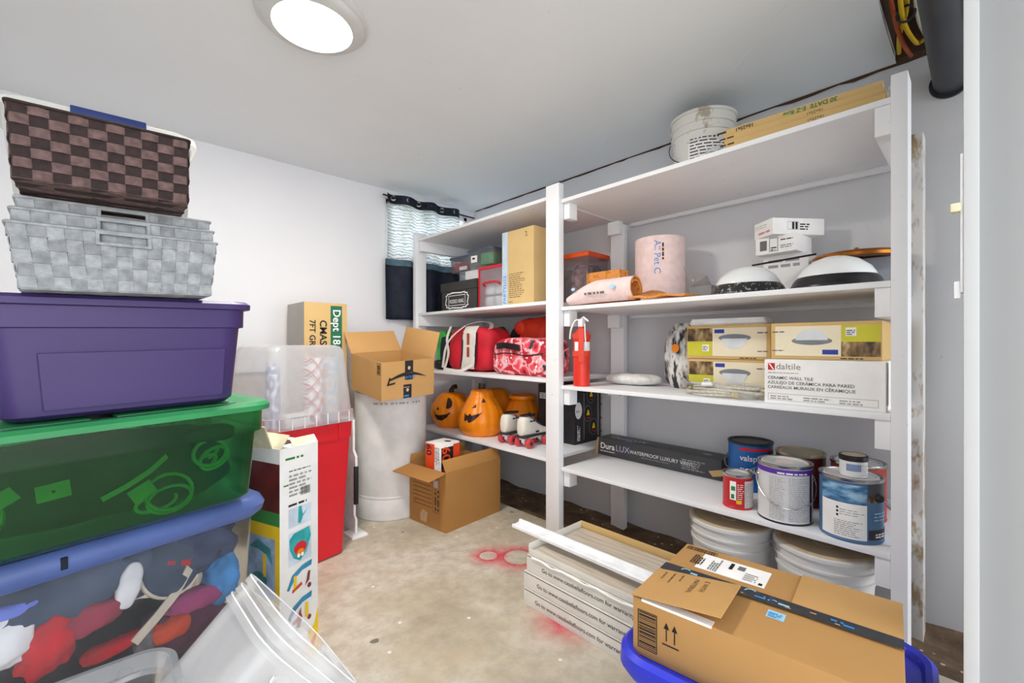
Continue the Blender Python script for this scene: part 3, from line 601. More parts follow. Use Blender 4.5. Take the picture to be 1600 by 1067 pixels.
flat('picture_mouth', G3, [ell(.068, .375, .022, .019)], RED, tb); flat('picture_orange', frame('-y', (-.067, -.165, 0), 0, .0026), [ell(.068, .362, .012, .010)], ORANGE, tb); flat('picture_dots', frame('-y', (-.067, -.165, 0), 0, .0032), [ell(.061, .353, .005, .006), ell(.074, .353, .005, .006)], WINK, tb)
for dz in (0, -.10):
    flat('picture_slide', G2, [[(.022, .262 + dz), (.04, .30 + dz), (.075, .318 + dz), (.110, .322 + dz), (.108, .305 + dz), (.075, .302 + dz), (.05, .287 + dz), (.03, .258 + dz)]], pm('print_blue', '2f7fa5', .5, .15), tb)
    flat('picture_ladder', G3, [rc(.045 if not dz else .085, .25 + dz, .055 if not dz else .096, .295 + dz)], YEL, tb)
    flat('picture_child', G3, [[(.085, .25 + dz), (.10, .262 + dz), (.104, .29 + dz), (.096, .29 + dz), (.09, .265 + dz)] if not dz else [(.055, .235 + dz), (.062, .275 + dz), (.07, .29 + dz), (.072, .25 + dz), (.065, .23 + dz)], ell(.100, .245 + dz, .007, .008)], pm('print_person', '8a3b3a', .6, .2, 40), tb)
    flat('picture_seat', G3, [[(.04, .245 + dz), (.075, .258 + dz), (.073, .268 + dz), (.04, .255 + dz)]], pm('print_red', 'c8432f', .6), tb)
flat('yellow_corner', G, [[(.078, .0), (.134, .0), (.134, .16), (.118, .11), (.10, .10)]], YEL, tb); flat('red_corner_mark', G2, [[(.105, .06), (.128, .085), (.12, .05), (.11, .035)]], RED, tb)
TORN = pm('torn_card', 'ded6b8', .8, .1, 20)
for lo, hi, m in (((-.067, -.165, 0), (-.064, -.02, .05), (0, 38, 0)), ((-.02, -.165, 0), (.067, -.163, .03), (-40, 0, 0)), ((-.067, -.13, 0), (-.063, .06, .075), (0, -22, 8))):
    box('torn_flap', (0, 0, 0), tuple(b - a for a, b in zip(lo, hi)), TORN, tb, loc=(lo[0], lo[1], .688), rot=tuple(R(v) for v in m))
box('inner_dark', (-.058, -.12, .689), (.03, .12, .6915), BRINK, tb)
# red bin
rb = thing('tall_bin', 'tall tapered bright red plastic bin', 'bin', (.668, 2.231, 0), 12)
loft('body', [(0, .155, .155, .02), (.008, .168, .168, .02), (.56, .194, .194, .025), (.56, .199, .199, .025), (.63, .201, .201, .025), (.63, .195, .195, .02), (.55, .188, .188, .02), (.02, .16, .16, .02)], RED, rb, n=4)
for x in (-.12, .12): box('rib', (x - .003, -.207, .565), (x + .003, -.199, .625), RED, rb, .001)
# inverted clear tote on its rim
it = thing('storage_tote', 'milky clear tote turned upside down on the red bin over gift wrap', 'storage bin', (.668, 2.231, .636), 12)
CM = clear('frosted_plastic', 'f6f8fa', .45, .35, .5)
loft('body', [(.05, .200, .200, .03), (.33, .178, .178, .035), (.352, .168, .168, .04), (.36, .15, .15, .04)], CM, it, False, True, n=6)
loft('flange', [(.0, .200, .200, .03), (.0, .214, .214, .04), (.052, .210, .210, .04), (.052, .198, .198, .03)], clear('frosted_rim', 'e9ebee', .45, .35, .5), it, False, False, n=6)
for k in range(-3, 4): box('flange_rib', (k * .055 - .0012, -.2165, .002), (k * .055 + .0012, -.211, .05), WHITE, it)
bpy.context.view_layer.update()
def tin(name, label, cat, local, maker): e = thing(name, label, cat, it.matrix_basis @ Vector(local), 12); maker(e)
tin('gift_wrap_roll', 'plaid red and white gift wrap roll inside the frosted tote', 'wrapping paper', (.035, -.128, .002), lambda e: lathe('paper', [(0, 0), (.040, 0), (.040, .30), (0, .30)], PLAID, e, 24))
tin('gift_wrap_roll', 'pastel patterned gift wrap roll inside the frosted tote', 'wrapping paper', (.122, -.122, .002), lambda e: lathe('paper', [(0, 0), (.042, 0), (.042, .30), (0, .30)], (lambda a: (a.l(a.ramp(a.noise(a.coord('Object', (1, 1, 1.3)), 26, 1), [(.35, 'cfd6de'), (.48, '86a4c2'), (.55, 'e9e4dc'), (.66, 'dba36a')]), a.b.inputs['Base Color']), a.m)[1])(N('pastel_paper')), e, 24))
tin('label_roll', 'narrow blue printed roll at the side inside the frosted tote', 'wrapping paper', (-.135, -.10, .002), lambda e: lathe('paper', [(0, 0), (.03, 0), (.03, .28), (0, .28)], (lambda a: (a.l(a.ramp(a.noise(a.coord('Object', (1, 1, .8)), 40, 1), [(.45, 'e4e7ee'), (.52, '7c86b4')]), a.b.inputs['Base Color']), a.m)[1])(N('blue_print_paper')), e, 20))
tin('white_box', 'small white box with dark dots at the bottom of the frosted tote', 'box', (-.06, -.16, .002), lambda e: (box('carton', (-.06, -.02, 0), (.05, .02, .06), PAPER, e, .002), fine(frame('-y', (-.06, -.02, 0)), .02, .04, .10, .052, 1, INK, e, 3)))
# christmas tree carton behind
db = thing('tall_carton', 'upright tan carton with green band reading Dept 18 behind the red bin', 'box', (.97, 2.745, 0), 0)
box('carton', (-.122, -.145, 0), (.122, .145, 1.24), CARDL, db, .003)
flat('green_band', frame('-y', (0, -.145, 0)), [rc(.025, .1, .092, 1.225)], pm('band_green', '1f6a4c', .6), db)
flat('side_grey', frame('-x', (-.122, 0, 0)), [rc(-.145, .0, .145, 1.24)], CARDG, db)
text(frame('-y', (.04, -.145, 1.205), -90, .0014), 'Dept 18', .062, WINK, db, bold=.0008); text(frame('-y', (-.035, -.145, 1.14), -90, .0014), 'CMAS TREE', .055, INK, db, bold=.0012); text(frame('-y', (-.092, -.145, 1.14), -90, .0014), '7FT GREEN', .046, INK, db, bold=.0008)
box('tape', (-.03, -.1, 1.2395), (.03, .1, 1.241), CARDG, db)
# framed picture against the wall
pf = thing('framed_picture', 'black framed picture of dry reeds leaning on the wall behind the totes', 'picture', (.46, 2.87, 0), 0, tilt=(-4, 0))
a = N('reed_picture'); a.l(a.ramp(a.noise(a.coord('Object', (14, 1, 3)), 3, 4, .7), [(.35, '4a4640'), (.5, '9c8c7a'), (.65, 'c9c1b4')]), a.b.inputs['Base Color'])
box('print', (-.27, -.004, .02), (.27, .0, .82), a.m, pf)
for lo, hi in (((-.29, -.012, 0), (.29, .012, .02)), ((-.29, -.012, .82), (.29, .012, .84)), ((-.29, -.012, .02), (-.27, .012, .82)), ((.27, -.012, .02), (.29, .012, .82))): box('frame_bar', lo, hi, BLACK, pf, .002)
# drum
dr = thing('fibre_drum', 'tall pale grey cylindrical fibre drum with rolled base band', 'drum', (1.31, 2.47, 0))
DRUM = pm('drum_board', 'd3d1cf', .6, .06, 8)
lathe('barrel', [(0, 0), (.205, 0), (.21, .008), (.2105, .115), (.2085, .12), (.2105, .125), (.2105, .135), (.2085, .14), (.21, .145), (.21, .715), (.206, .72), (.2, .72), (.2, .70), (0, .70)], DRUM, dr, 72, 30)
fine(cylmap(.2105, 215, .66), 0, 0, .34, .02, 1, LINK, dr, 9)
# open shipping box resting on the drum
ab = thing('shipping_box', 'open cardboard box with black arrow print resting tilted on the drum', 'box', (1.24, 2.325, .731), 0, tilt=(6.5, -3))
hx, hy, H = .16, .185, .205
for nm, lo, hi in (('panel', (-hx, -hy, 0), (-hx + .004, hy, H)), ('panel', (hx - .004, -hy, 0), (hx, hy, H)), ('panel', (-hx + .004, -hy, 0), (hx - .004, -hy + .004, H)), ('panel', (-hx + .004, hy - .004, 0), (hx - .004, hy, H)), ('bottom', (-hx + .004, -hy + .004, 0), (hx - .004, hy - .004, .004))): box(nm, lo, hi, CARD, ab)
box('flap', (-hx, -.002, 0), (hx, .002, .15), CARD, ab, .001, loc=(0, hy - .002, H), rot=(R(-42), 0, 0)); box('flap', (-.002, -hy, 0), (.002, hy, .15), CARD, ab, .001, loc=(hx - .002, 0, H), rot=(0, R(14), 0))
FY = frame('-y', (-hx, -hy, 0)); FY2 = frame('-y', (-hx, -hy, 0), 0, .0014)
flat('tape', FY, [rc(.135, .10, .185, H), rc(.127, .0, .177, .075)], pm('black_tape', '23242c', .35, .05), ab)
text(FY2, 'prime', .026, BLUE, ab).location = (0, 0, 0)
for c in list(ab.children):
    if c.name.startswith('lettering'): c.location = (.138, 0, .108)
flat('tape_dot', FY2, [ell(.16, .165, .008, .010)], CARDL, ab); flat('tape_dot', FY2, [ell(.152, .045, .008, .010)], CARDL, ab); fine(FY2, .14, .135, .182, .145, 1, LINK, ab, 4); fine(FY2, .13, .058, .172, .066, 1, LINK, ab, 5); fine(FY2, .13, .008, .172, .024, 1, BLUE, ab, 6)
arc = []; lo_a, up_a = [], []
for k in range(25):
    t = k / 24; x = .045 + .225 * t; y = .100 + .034 * math.sin(math.pi * (.06 + t * .86)); wd = .0085 * math.sin(math.pi * min(1, .12 + t * .9)) + .001
    lo_a.append((x, y - wd)); up_a.append((x, y + wd))
flat('arrow_swoosh', FY2, [[lo_a[i], lo_a[i + 1], up_a[i + 1], up_a[i]] for i in range(24)], INK, ab)
flat('arrow_head', FY2, [[(.028, .078), (.044, .122), (.053, .118), (.042, .089)], [(.028, .078), (.042, .089), (.080, .094), (.076, .084)]], INK, ab)
FX = frame('-x', (-hx, -hy, 0)); outline(FX, -.05, .135, -.012, .197, .002, INK, ab); bars(FX, -.046, .14, -.016, .19, 9, INK, ab, True)
# moving box on the floor with a bulb carton in it
mb = thing('moving_box', 'open brown moving box with printed form lines on the floor by the drum', 'box', (1.541, 2.118, 0), 6)
hx, hy, H = .2125, .1575, .318
for nm, lo, hi in (('panel', (-hx, -hy, 0), (-hx + .004, hy, H)), ('panel', (hx - .004, -hy, 0), (hx, hy, H)), ('panel', (-hx + .004, -hy, 0), (hx - .004, -hy + .004, H)), ('panel', (-hx + .004, hy - .004, 0), (hx - .004, hy, H)), ('bottom', (-hx + .004, -hy + .004, 0), (hx - .004, hy - .004, .004))): box(nm, lo, hi, CARD2, mb)
box('flap', (-.12, -hy, -.002), (0, hy, .002), CARD2, mb, .001, loc=(-hx + .002, 0, H), rot=(0, R(-10), 0))
box('flap', (-hx, -.002, 0), (hx, .002, .07), CARD2, mb, .001, loc=(0, -hy + .002, H), rot=(R(-28), 0, 0)); box('flap', (-hx, -.002, 0), (hx, .002, .055), CARD2, mb, .001, loc=(0, hy - .002, H), rot=(R(10), 0, 0))
FX = frame('-x', (-hx, hy, 0)); 
flat('form_lines', FX, [rc(.035, z, .195, z + .003) for z in (.245, .222, .199, .176, .153, .13, .108)], BRINK, mb); fine(FX, .04, .235, .06, .243, 1, BRINK, mb, 3); fine(FX, .04, .12, .07, .128, 1, BRINK, mb, 4)
outline(FX, .205, .09, .265, .275, .002, BRINK, mb); fine(frame('-x', (-hx, hy - .235, .18), 90), -.08, -.022, .05, .022, 2, BRINK, mb, 7); flat('form_patch', FX, [rc(.212, .225, .25, .262)], CARDG, mb); flat('tape_residue', frame('-x', (-hx, hy, 0)), [[(.10, .02), (.15, .015), (.16, .075), (.12, .085), (.095, .06)]], pm('tape_residue', 'b99972', .4, .1, 40), mb)
bc = thing('bulb_carton', 'orange and white light bulb carton printed 60 inside the moving box', 'box', (1.445, 2.115, .006), 8)
BX = pm('orange_print', 'e2471a', .5, .05); box('carton', (-.07, -.065, 0), (.07, .065, .44), pm('white_print_card', 'ecebe8', .5), bc, .002)
f1 = frame('-x', (-.07, .065, 0)); flat('orange_side', f1, [rc(0, 0, .075, .435)], BX, bc); text(frame('-x', (-.07, .058, .43), -90, .0014), '60', .062, INK, bc, bold=.001); fine(frame('-x', (-.07, -.012, .42), -90), 0, 0, .1, .04, 5, GINK, bc)
f2 = frame('-y', (-.07, -.065, 0)); flat('black_side', f2, [rc(0, 0, .09, .42)], INK, bc); text(frame('-y', (-.062, -.065, .425), -90, .0014), '60 w', .085, BX, bc, bold=.0015); flat('orange_edge', f2, [rc(.09, .0, .14, .43)], BX, bc)
f3 = frame('+z', (-.07, .065, .44)); flat('top_mark', f3, [ell(.085, .09, .022, .018)], INK, bc)
# white notched panel standing between bin and drum
wp = thing('notched_panel', 'thin white notched panel on a foot between the red bin and drum', 'panel', (.995, 2.25, 0), 2)
prof = [(.0, .012), (.28, .012), (.28, .62), (.06, .635), (.03, .60), (.028, .44), (.0, .41), (-.004, .30), (.018, .22), (.018, .10), (.0, .08)]
n_ = len(prof); vs = [(-.006, y, z) for y, z in prof] + [(.006, y, z) for y, z in prof]
obj('panel', vs, [tuple(range(n_)), tuple(range(2 * n_ - 1, n_ - 1, -1))] + [(i, (i + 1) % n_, n_ + (i + 1) % n_, n_ + i) for i in range(n_)], WHITE, wp)
box('foot', (-.045, -.05, 0), (.04, .06, .013), WHITE, wp, .003); box('black_grip', (-.010, -.006, .16), (.010, .012, .36), BLACK, wp, .004)
pb = thing('grey_board', 'grey board edge beside the notched panel', 'board', (.932, 2.32, 0), 4); box('board', (-.006, -.01, 0), (.006, .25, .45), CARDG, pb, .001); box('board_edge', (-.0065, -.012, 0), (.0065, -.0095, .45), WHITE, pb)
# nested clear totes in front
ct = thing('storage_tote', 'low clear tote with ribbed rim in front of the clothes tote', 'storage bin', (-.06, .955, 0), 0)
CF = clear('clear_front_plastic', 'eef1f6', .13, .15, .5)
loft('body', [(0, .14, .165, .04), (.01, .15, .175, .045), (.35, .165, .20, .05)], CF, ct, True, False, n=6)
loft('flange', [(.335, .166, .201, .05), (.335, .182, .217, .06), (.378, .179, .214, .06), (.378, .168, .203, .05), (.35, .164, .199, .05)], clear('clear_front_rim', 'eef1f6', .3, .15, .5), ct, False, False, n=6)
for k in range(-3, 4): box('flange_rib', (k * .042 - .001, .206, .338), (k * .042 + .001, .2145, .377), CF, ct)
for q, (lb, dx) in enumerate((('frosted clear tote lying tilted on its side, outermost of three nested ones', 0), ('frosted clear tote nested second in the tilted trio', .022), ('frosted clear tote nested innermost in the tilted trio', .044))):
    n3 = thing('storage_tote', lb, 'storage bin', (.19, .985, .30), 0, 'nested tilted totes'); n3.rotation_euler = Euler((R(8), R(54), R(10)))
    n3.location = Vector((.232, 1.03, .30)) + n3.rotation_euler.to_matrix() @ Vector((0, 0, dx))
    CT = clear('frosted_tote', 'fafbfd', .34, .2, .5)
    loft('body', [(-.15, .10, .085, .05), (-.144, .112, .095, .05), (.07, .135, .118, .055)], CT, n3, True, False, n=6)
    loft('flange', [(.068, .136, .119, .055), (.068, .144, .127, .06), (.080, .143, .126, .06)], CT, n3, False, False, n=6)
    tube('flange_edge', [(x_, y_, .081) for x_, y_ in rrect(.143, .126, .06, 5)], .0016, WHITE, n3, 6, True)
    if q == 0:
        tube('end_ring', [(.0 + .05 * math.cos(R(a_)), -.1165 + .0 * a_, .0 + .05 * math.sin(R(a_))) for a_ in range(0, 360, 15)], .0016, CT, n3, 6, True)
        tube('handle_arch', [(.075 * math.cos(R(a_)), -.121, .055 - .03 * math.sin(R(a_))) for a_ in range(0, 181, 15)], .0022, WHITE, n3, 6)
        for x_ in (-.06, .06): tube('side_ridge', [(x_, -.096, -.14), (x_ * 1.1, -.119, .06)], .0018, CT, n3, 6)
# ------------------------------------------------------------------ left bay of the shelving
# --- upper shelf
tc = thing('tall_carton', 'tan upright carton with pale blue side band on the upper shelf', 'box', (1.90, 1.867, S2L), 0)
TAN = m_cardboard('tan_carton', 'e0c086'); box('carton', (-.10, -.133, 0), (.10, .133, .447), TAN, tc, .002)
f = frame('-x', (-.10, .133, 0)); f2 = frame('-x', (-.10, .133, 0), 0, .0014)
flat('blue_band', f, [rc(0, 0, .05, .447)], pm('band_pale_blue', 'c2d3e2', .6), tc); text(frame('-x', (-.10, .133 - .035, .015), 90, .0014), 'PARTYLITE', .036, BLUE, tc)
fine(f, .062, .05, .20, .20, 13, BRINK, tc, 4, .3); fine(f, .062, .022, .10, .03, 1, BRINK, tc, 5); text(frame('-x', (-.10, -.065, .395), 8), '2', .04, BRINK, tc)
rcs = thing('craft_case', 'clear craft case with red frame and red handle beside the tan carton', 'case', (1.93, 2.165, S2L), 0)
CC = clear('case_plastic', 'e6e9f0', .45, .2)
box('shell', (-.06, -.138, .01), (.06, .138, .27), CC, rcs, .006)
for lo, hi in (((-.066, -.145, 0), (.066, .145, .012)), ((-.066, -.145, .266), (.066, .145, .284)), ((-.066, .135, .012), (.066, .145, .266)), ((-.066, -.145, .012), (.066, -.135, .266))): box('red_frame', lo, hi, RED, rcs, .003)
tube('handle', [(-.066, .075, .155), (-.088, .068, .168), (-.09, 0, .172), (-.088, -.068, .168), (-.066, -.075, .155)], .007, RED, rcs, 8, curve=4)
for y in (-.05, .045):
    for z in (.02, .10): box('tray_cell', (-.05, y - .04, z), (.04, y + .04, z + .065), pm('white_beads', 'e9eaf0', .5, .1, 50), rcs, .004)
hb = thing('hat_box', 'dark grey lidded hat box with white lettering and ornate white border', 'box', (2.03, 2.535, S2L), 0)
HB = pm('charcoal_card', '3b3936', .7, .1, 10); box('body', (-.165, -.205, 0), (.165, .205, .17), HB, hb, .002); box('lid', (-.172, -.212, .155), (.172, .212, .217), HB, hb, .003)
f = frame('-x', (-.165, .205, 0)); f2 = frame('-x', (-.165, .205, 0), 0, .0014)
for dx, sgn in ((0, 1),):
    pts = []
    for k in range(60):
        a_ = 2 * math.pi * k / 60; sx_ = math.copysign(abs(math.cos(a_)) ** .45, math.cos(a_)); sy_ = math.copysign(abs(math.sin(a_)) ** .45, math.sin(a_)); w_ = 1 + .045 * math.sin(a_ * 12)
        pts.append((.185 + .135 * sx_ * w_, .085 + .058 * sy_ * w_))
    inn = [(.185 + (x - .185) * .93, .085 + (y - .085) * .86) for x, y in pts]
    flat('ornate_border', f, [[pts[i], pts[(i + 1) % 60], inn[(i + 1) % 60], inn[i]] for i in range(60)], WINK, hb)
outline(f, .085, .048, .285, .122, .004, WINK, hb); text(frame('-x', (-.165, .205 - .185, .066), 0, .0014), 'RODEO KING', .037, WINK, hb, align='CENTER', wide=.74, bold=.0003)
zz = S2L + .218
b1 = thing('white_box', 'small white box on the hat box lid under the clear boxes', 'box', (1.99, 2.47, zz), 0); box('carton', (-.06, -.07, 0), (.06, .07, .075), PAPER, b1, .002)
b2 = thing('mint_box', 'small mint green box on the hat box lid beside the white box', 'box', (1.99, 2.355, zz), 0); box('carton', (-.06, -.035, 0), (.06, .035, .078), pm('mint_card', 'bfe3cf', .6), b2, .002)
def shoebox(label, loc, rot, L, W, H, cont):
    e = thing('clear_box', label, 'storage box', loc, rot, tilt=(0, 0)); SB = clear('shoebox_plastic', 'eef0f4', .2, .15)
    loft('body', [(0, W - .012, L - .012, .01), (.004, W - .008, L - .008, .012), (H - .015, W, L, .012)], SB, e, True, False, n=3)
    loft('lid', [(H - .018, W + .004, L + .004, .012), (H - .004, W + .006, L + .006, .014), (H, W, L, .012)], pm('slate_lid', '4c556a', .4), e, n=3)
    return e
zz = S2L + .299
e = shoebox('clear box with slate lid holding red bits and white tags on the hat box', (2.02, 2.61, zz), 4, .115, .09, .115, None); box('red_contents', (-.07, -.02, .02), (.0, .09, .075), pm('red_bits', 'b02a34', .7, .3, 40), e, .01); box('white_tag', (-.078, -.06, .015), (-.074, .02, .04), PAPER, e)
e = shoebox('clear box with slate lid holding green contents and a white label', (1.97, 2.315, zz), 4, .125, .095, .118, None); box('green_contents', (-.07, -.10, .01), (.06, .02, .09), pm('green_bits', '3f8a55', .7, .2, 25), e, .01); box('white_label', (-.094, .03, .03), (-.0915, .09, .075), PAPER, e); box('label_mark', (-.0955, .05, .05), (-.094, .075, .062), INK, e)
ob = thing('clear_box', 'clear box with orange lid seen behind the centre post', 'storage box', (2.19, 1.665, S2L), 0)
loft('body', [(0, .10, .085, .01), (.30, .11, .095, .012)], clear('smoky_box', 'c9c6cc', .25, .15), ob, True, False, n=3); loft('lid', [(.29, .114, .099, .012), (.312, .116, .101, .014), (.318, .11, .095, .012)], pm('orange_lid', 'e2531f', .4), ob, n=3); blob('contents', .085, .07, .12, pm('mixed_bits', '8a6a70', .8, .5, 30), ob, .5, .2, 20, 3, loc=(0, 0, .135))
# --- bag shelf
fbag = thing('tote_bag', 'red floral fabric bag with black handle strap on the bag shelf', 'bag', (1.885, 1.852, S3L), 0)
blob('body', .105, .235, .11, FLORAL, fbag, .38, .06, 9, 4, loc=(0, 0, .11), fn=lambda q: Vector((q.x, q.y * (1.06 - .5 * max(0, q.z)), max(q.z, -.11))), nu=48, nv=28)
ribbon('handle', [(-.112, .17, .17), (-.122, .10, .178), (-.122, .0, .168), (-.112, -.03, .16)], [(-1, 0, 0)] * 4, Vector((0, 0, 1)), .035, .004, BLACK, fbag); tube('seam', [(-.108, y, .125 + .008 * math.sin(y * 20)) for y in (.21, .12, .03, -.06, -.15, -.22)], .003, BLACK, fbag, 6)
sack = thing('stuff_sack', 'bright orange red stuff sack behind the floral bag', 'bag', (2.12, 1.985, S3L), 0)
blob('body', .10, .135, .18, DKRED, sack, .6, .1, 8, 9, loc=(0, 0, .18), fn=lambda q: Vector((q.x, q.y, max(q.z, -.18)))); blob('gathered_top', .05, .05, .05, DKRED, sack, .8, .25, 22, 10, loc=(-.06, .10, .29))
dkb = thing('duffel_bag', 'charcoal duffel bag tucked behind the orange sack and red tote', 'bag', (2.2, 2.235, S3L), 0); blob('body', .08, .07, .155, pm('charcoal_nylon', '35373a', .6, .2, 10, .2), dkb, .6, .08, 8, 12, loc=(0, 0, .155), fn=lambda q: Vector((q.x, q.y, max(q.z, -.155))))
rt = thing('tote_bag', 'white and red canvas tote with crossed white straps on the bag shelf', 'bag', (1.93, 2.385, S3L), 0)
blob('body', .13, .235, .15, pm('red_canvas', 'cb1f30', .7, .15, 6, .2), rt, .45, .06, 6, 15, loc=(0, 0, .15), fn=lambda q: Vector((q.x, q.y, max(q.z, -.15))), nu=44, nv=26)
WB = pm('white_canvas', 'e7e3da', .8, .06, 10, .2)
def strip(nm, pts, wdt, mat, n=(-1, 0, 0), wd=(0, 1, 0)): return ribbon(nm, catmull(pts, 5), [n] * (5 * (len(pts) - 1) + 1), Vector(wd), wdt, .004, mat, rt)
strip('centre_panel', [(-.137, -.05, .02), (-.144, -.07, .10), (-.144, -.075, .18), (-.132, -.065, .26), (-.09, -.05, .305)], .135, WB); strip('panel_edge', [(-.139, .025, .03), (-.146, .0, .10), (-.146, -.006, .18), (-.133, .004, .26)], .014, NAVY); strip('panel_edge', [(-.137, -.12, .03), (-.144, -.14, .10), (-.144, -.146, .18), (-.131, -.138, .26)], .014, NAVY)
fine(lambda x, y: Vector((-.1485, -.055 - y, .255 - x)), 0, 0, .20, .034, 1, pm('rust_print', 'a8452f', .7, .1), rt, 5, .8)
strip('strap', [(-.10, .19, .31), (-.155, .16, .22), (-.165, .13, .12), (-.155, .19, .01)], .022, WB); strip('strap', [(-.10, .02, .31), (-.155, .09, .24), (-.165, .16, .16), (-.16, .205, .02)], .022, WB); strip('strap', [(-.155, .20, .012), (-.175, .10, .008), (-.175, -.02, .006), (-.15, -.12, .05)], .022, WB, (-1, 0, 0), (0, 0, 1)); strip('strap', [(-.08, .02, .315), (-.03, -.08, .335), (-.03, -.17, .315), (-.08, -.20, .26)], .03, WB, (0, 0, 1), (1, 0, 0))
gp = thing('snack_pouch', 'green and navy foil pouch at the far end of the bag shelf', 'pouch', (1.88, 2.70, S3L), 0); blob('body', .06, .055, .14, pm('green_foil', '2fae3c', .4, .25, 10), gp, .6, .12, 12, 20, loc=(0, 0, .14), fn=lambda q: Vector((q.x, q.y, max(q.z, -.14)))); blob('navy_side', .05, .03, .11, NAVY, gp, .6, .12, 12, 22, loc=(-.03, -.045, .13)); blob('black_base', .07, .05, .035, BLACK, gp, .6, .12, 12, 23, loc=(-.03, 0, .034))
gb2 = thing('cloth_bundle', 'bright green cloth bundle poking up behind the red tote', 'cloth', (2.15, 2.40, S3L), 0); blob('cloth', .06, .05, .16, pm('bright_green_cloth', '2f9a30', .7, .2, 9, .2), gb2, .7, .12, 10, 25, loc=(0, 0, .16))
# --- pumpkin shelf
GP = [(0, .74), (.08, .88), (.2, .975), (.32, 1.0), (.48, .94), (.62, .81), (.76, .64), (.88, .5), (1.01, .42)]
def interp(t):
    for (a, b), (c, d) in zip(GP, GP[1:]):
        if t <= c: k = (t - a) / (c - a); k = k * k * (3 - 2 * k) * .5 + k * .5; return b + (d - b) * k
    return GP[-1][1]
def pumpkin(label, loc, r, h, face, rot, polys, open_top=False, stem=True, gourd=False):
    e = thing('jack_o_lantern', label, 'pumpkin', loc, 0)
    def rad(a_, z):
        t = max(0, min(1, z / h))
        b = (math.sin(math.pi * (.14 + .80 * t))) ** .55 if not gourd else interp(t)
        return r * b * (1 - .045 * abs(math.cos(a_ * 5)) ** 8) * (1 - (.0 if t < .97 else .35))
    vs, fs = [], []; nu, nv = 80, 26
    for j in range(nv + 1):
        for i in range(nu):
            a_ = 2 * math.pi * i / nu; z = h * j / nv; q = rad(a_, z); vs.append((q * math.cos(a_), q * math.sin(a_), z))
    for j in range(nv):
        for i in range(nu): k = (i + 1) % nu; fs.append((j * nu + i, j * nu + k, (j + 1) * nu + k, (j + 1) * nu + i))
    fs.append(tuple(range(nu))[::-1]); fs.append(tuple(nv * nu + i for i in range(nu))); obj('shell', vs, fs, ORANGE, e, 50)
    for nm, P in polys:
        bm = bmesh.new(); bm.faces.new([bm.verts.new((x, y, 0)) for x, y in P]); bmesh.ops.triangulate(bm, faces=bm.faces[:])
        bmesh.ops.subdivide_edges(bm, edges=bm.edges[:], cuts=3, use_grid_fill=True)
        for v in bm.verts:
            a_ = R(rot) + v.co.x / r; z = v.co.y; q = rad(a_, z) + .0022; v.co = Vector((q * math.cos(a_), q * math.sin(a_), z))
        me = bpy.data.meshes.new(nm); bm.to_mesh(me); bm.free(); fin(nm, me, pm('pumpkin_black', '2c1410', .5, .1), e)
    if stem: tube('stem', [(0, 0, h - .012), (0, .005, h + .02), (.004, -.012, h + .042), (.01, -.034, h + .05)], [.024, .018, .016, .017], pm('stem_brown', '3b2317', .6, .2), e, 10, curve=3) if not isinstance(stem, str) else None
    if open_top: lathe('rim', [(r * .62, h - .012), (r * .72, h - .01), (r * .72, h + .012), (r * .62, h + .012)], ORANGE, e, 40)
    return e
def stemless(pts, rr, e, mat): tube('stem', pts, rr, mat, e, 10)
cres = [(-.012 + .036 * math.cos(R(t)), .20 + .036 * math.sin(R(t))) for t in range(-110, 111, 20)] + [(-.006 + .026 * math.cos(R(t)), .20 + .028 * math.sin(R(t))) for t in range(95, -96, -25)]
cres = [(x + .01, y) for x, y in cres]
smile = [(-.12, .125), (-.10, .105), (-.06, .098), (-.01, .105), (.03, .125), (-.0, .085), (-.04, .06), (-.08, .062), (-.11, .09)]
E_ = pumpkin('round winking pumpkin with crescent eye and dark curled stem', (1.90, 2.665, S4L), .155, .245, 0, 222, [('crescent_eye', [(x + .005, y - .02) for x, y in cres]), ('nose', [(-.085, .135), (-.06, .135), (-.072, .158)]), ('smile', smile)], stem='x')
tube('stem', [(0, 0, .235), (0, .004, .262), (.006, -.016, .285), (.012, -.036, .288)], [.024, .018, .017, .018], pm('stem_brown', '3b2317', .6, .2), E_, 10)
bat = [(-.115, .155), (-.108, .11), (-.085, .105), (-.078, .118), (-.068, .10), (-.055, .098), (-.02, .12), (.03, .165), (-.02, .148), (-.045, .142), (-.06, .155), (-.075, .14)]
E_ = pumpkin('tall gourd shaped pumpkin with toothy slanted grin', (1.872, 2.285, S4L), .158, .30, 0, 222, [('eye', [(-.055, .188), (-.02, .192), (-.03, .21)]), ('eye', [(.02, .222), (.065, .222), (.045, .248)]), ('grin', bat)], gourd=True, stem='x')
tube('stem', [(0, 0, .285), (0, 0, .31), (.004, .0, .335)], [.028, .022, .026], pm('stem_dark_grey', '40362f', .6, .2), E_, 10)
pumpkin('open topped pumpkin pail beside the black boxed decoration', (2.14, 2.17, S4L), .13, .235, 0, 215, [('eye', [(-.075, .11), (-.035, .11), (-.052, .15)]), ('eye', [(.05, .12), (.09, .115), (.08, .15)]), ('nose', [(-.01, .075), (.015, .075), (.002, .1)])], open_top=True, stem='x')
pumpkin('plain backed pumpkin standing behind the gourd pumpkin', (2.165, 2.47, S4L), .14, .27, 0, 40, [], stem='x')
bx = thing('decoration_box', 'black decoration box printed with round lantern pictures behind the skates', 'box', (2.19, 1.775, S4L), 0)
BK = pm('black_print_card', '26262a', .5, .15, 14); box('carton', (-.135, -.13, 0), (.125, .165, .345), BK, bx, .002)
f = frame('-x', (-.135, .165, 0)); f2 = frame('-x', (-.135, .165, 0), 0, .0014); g = frame('-y', (-.135, -.13, 0)); g2 = frame('-y', (-.135, -.13, 0), 0, .0014); g3 = frame('-y', (-.135, -.13, 0), 0, .002)
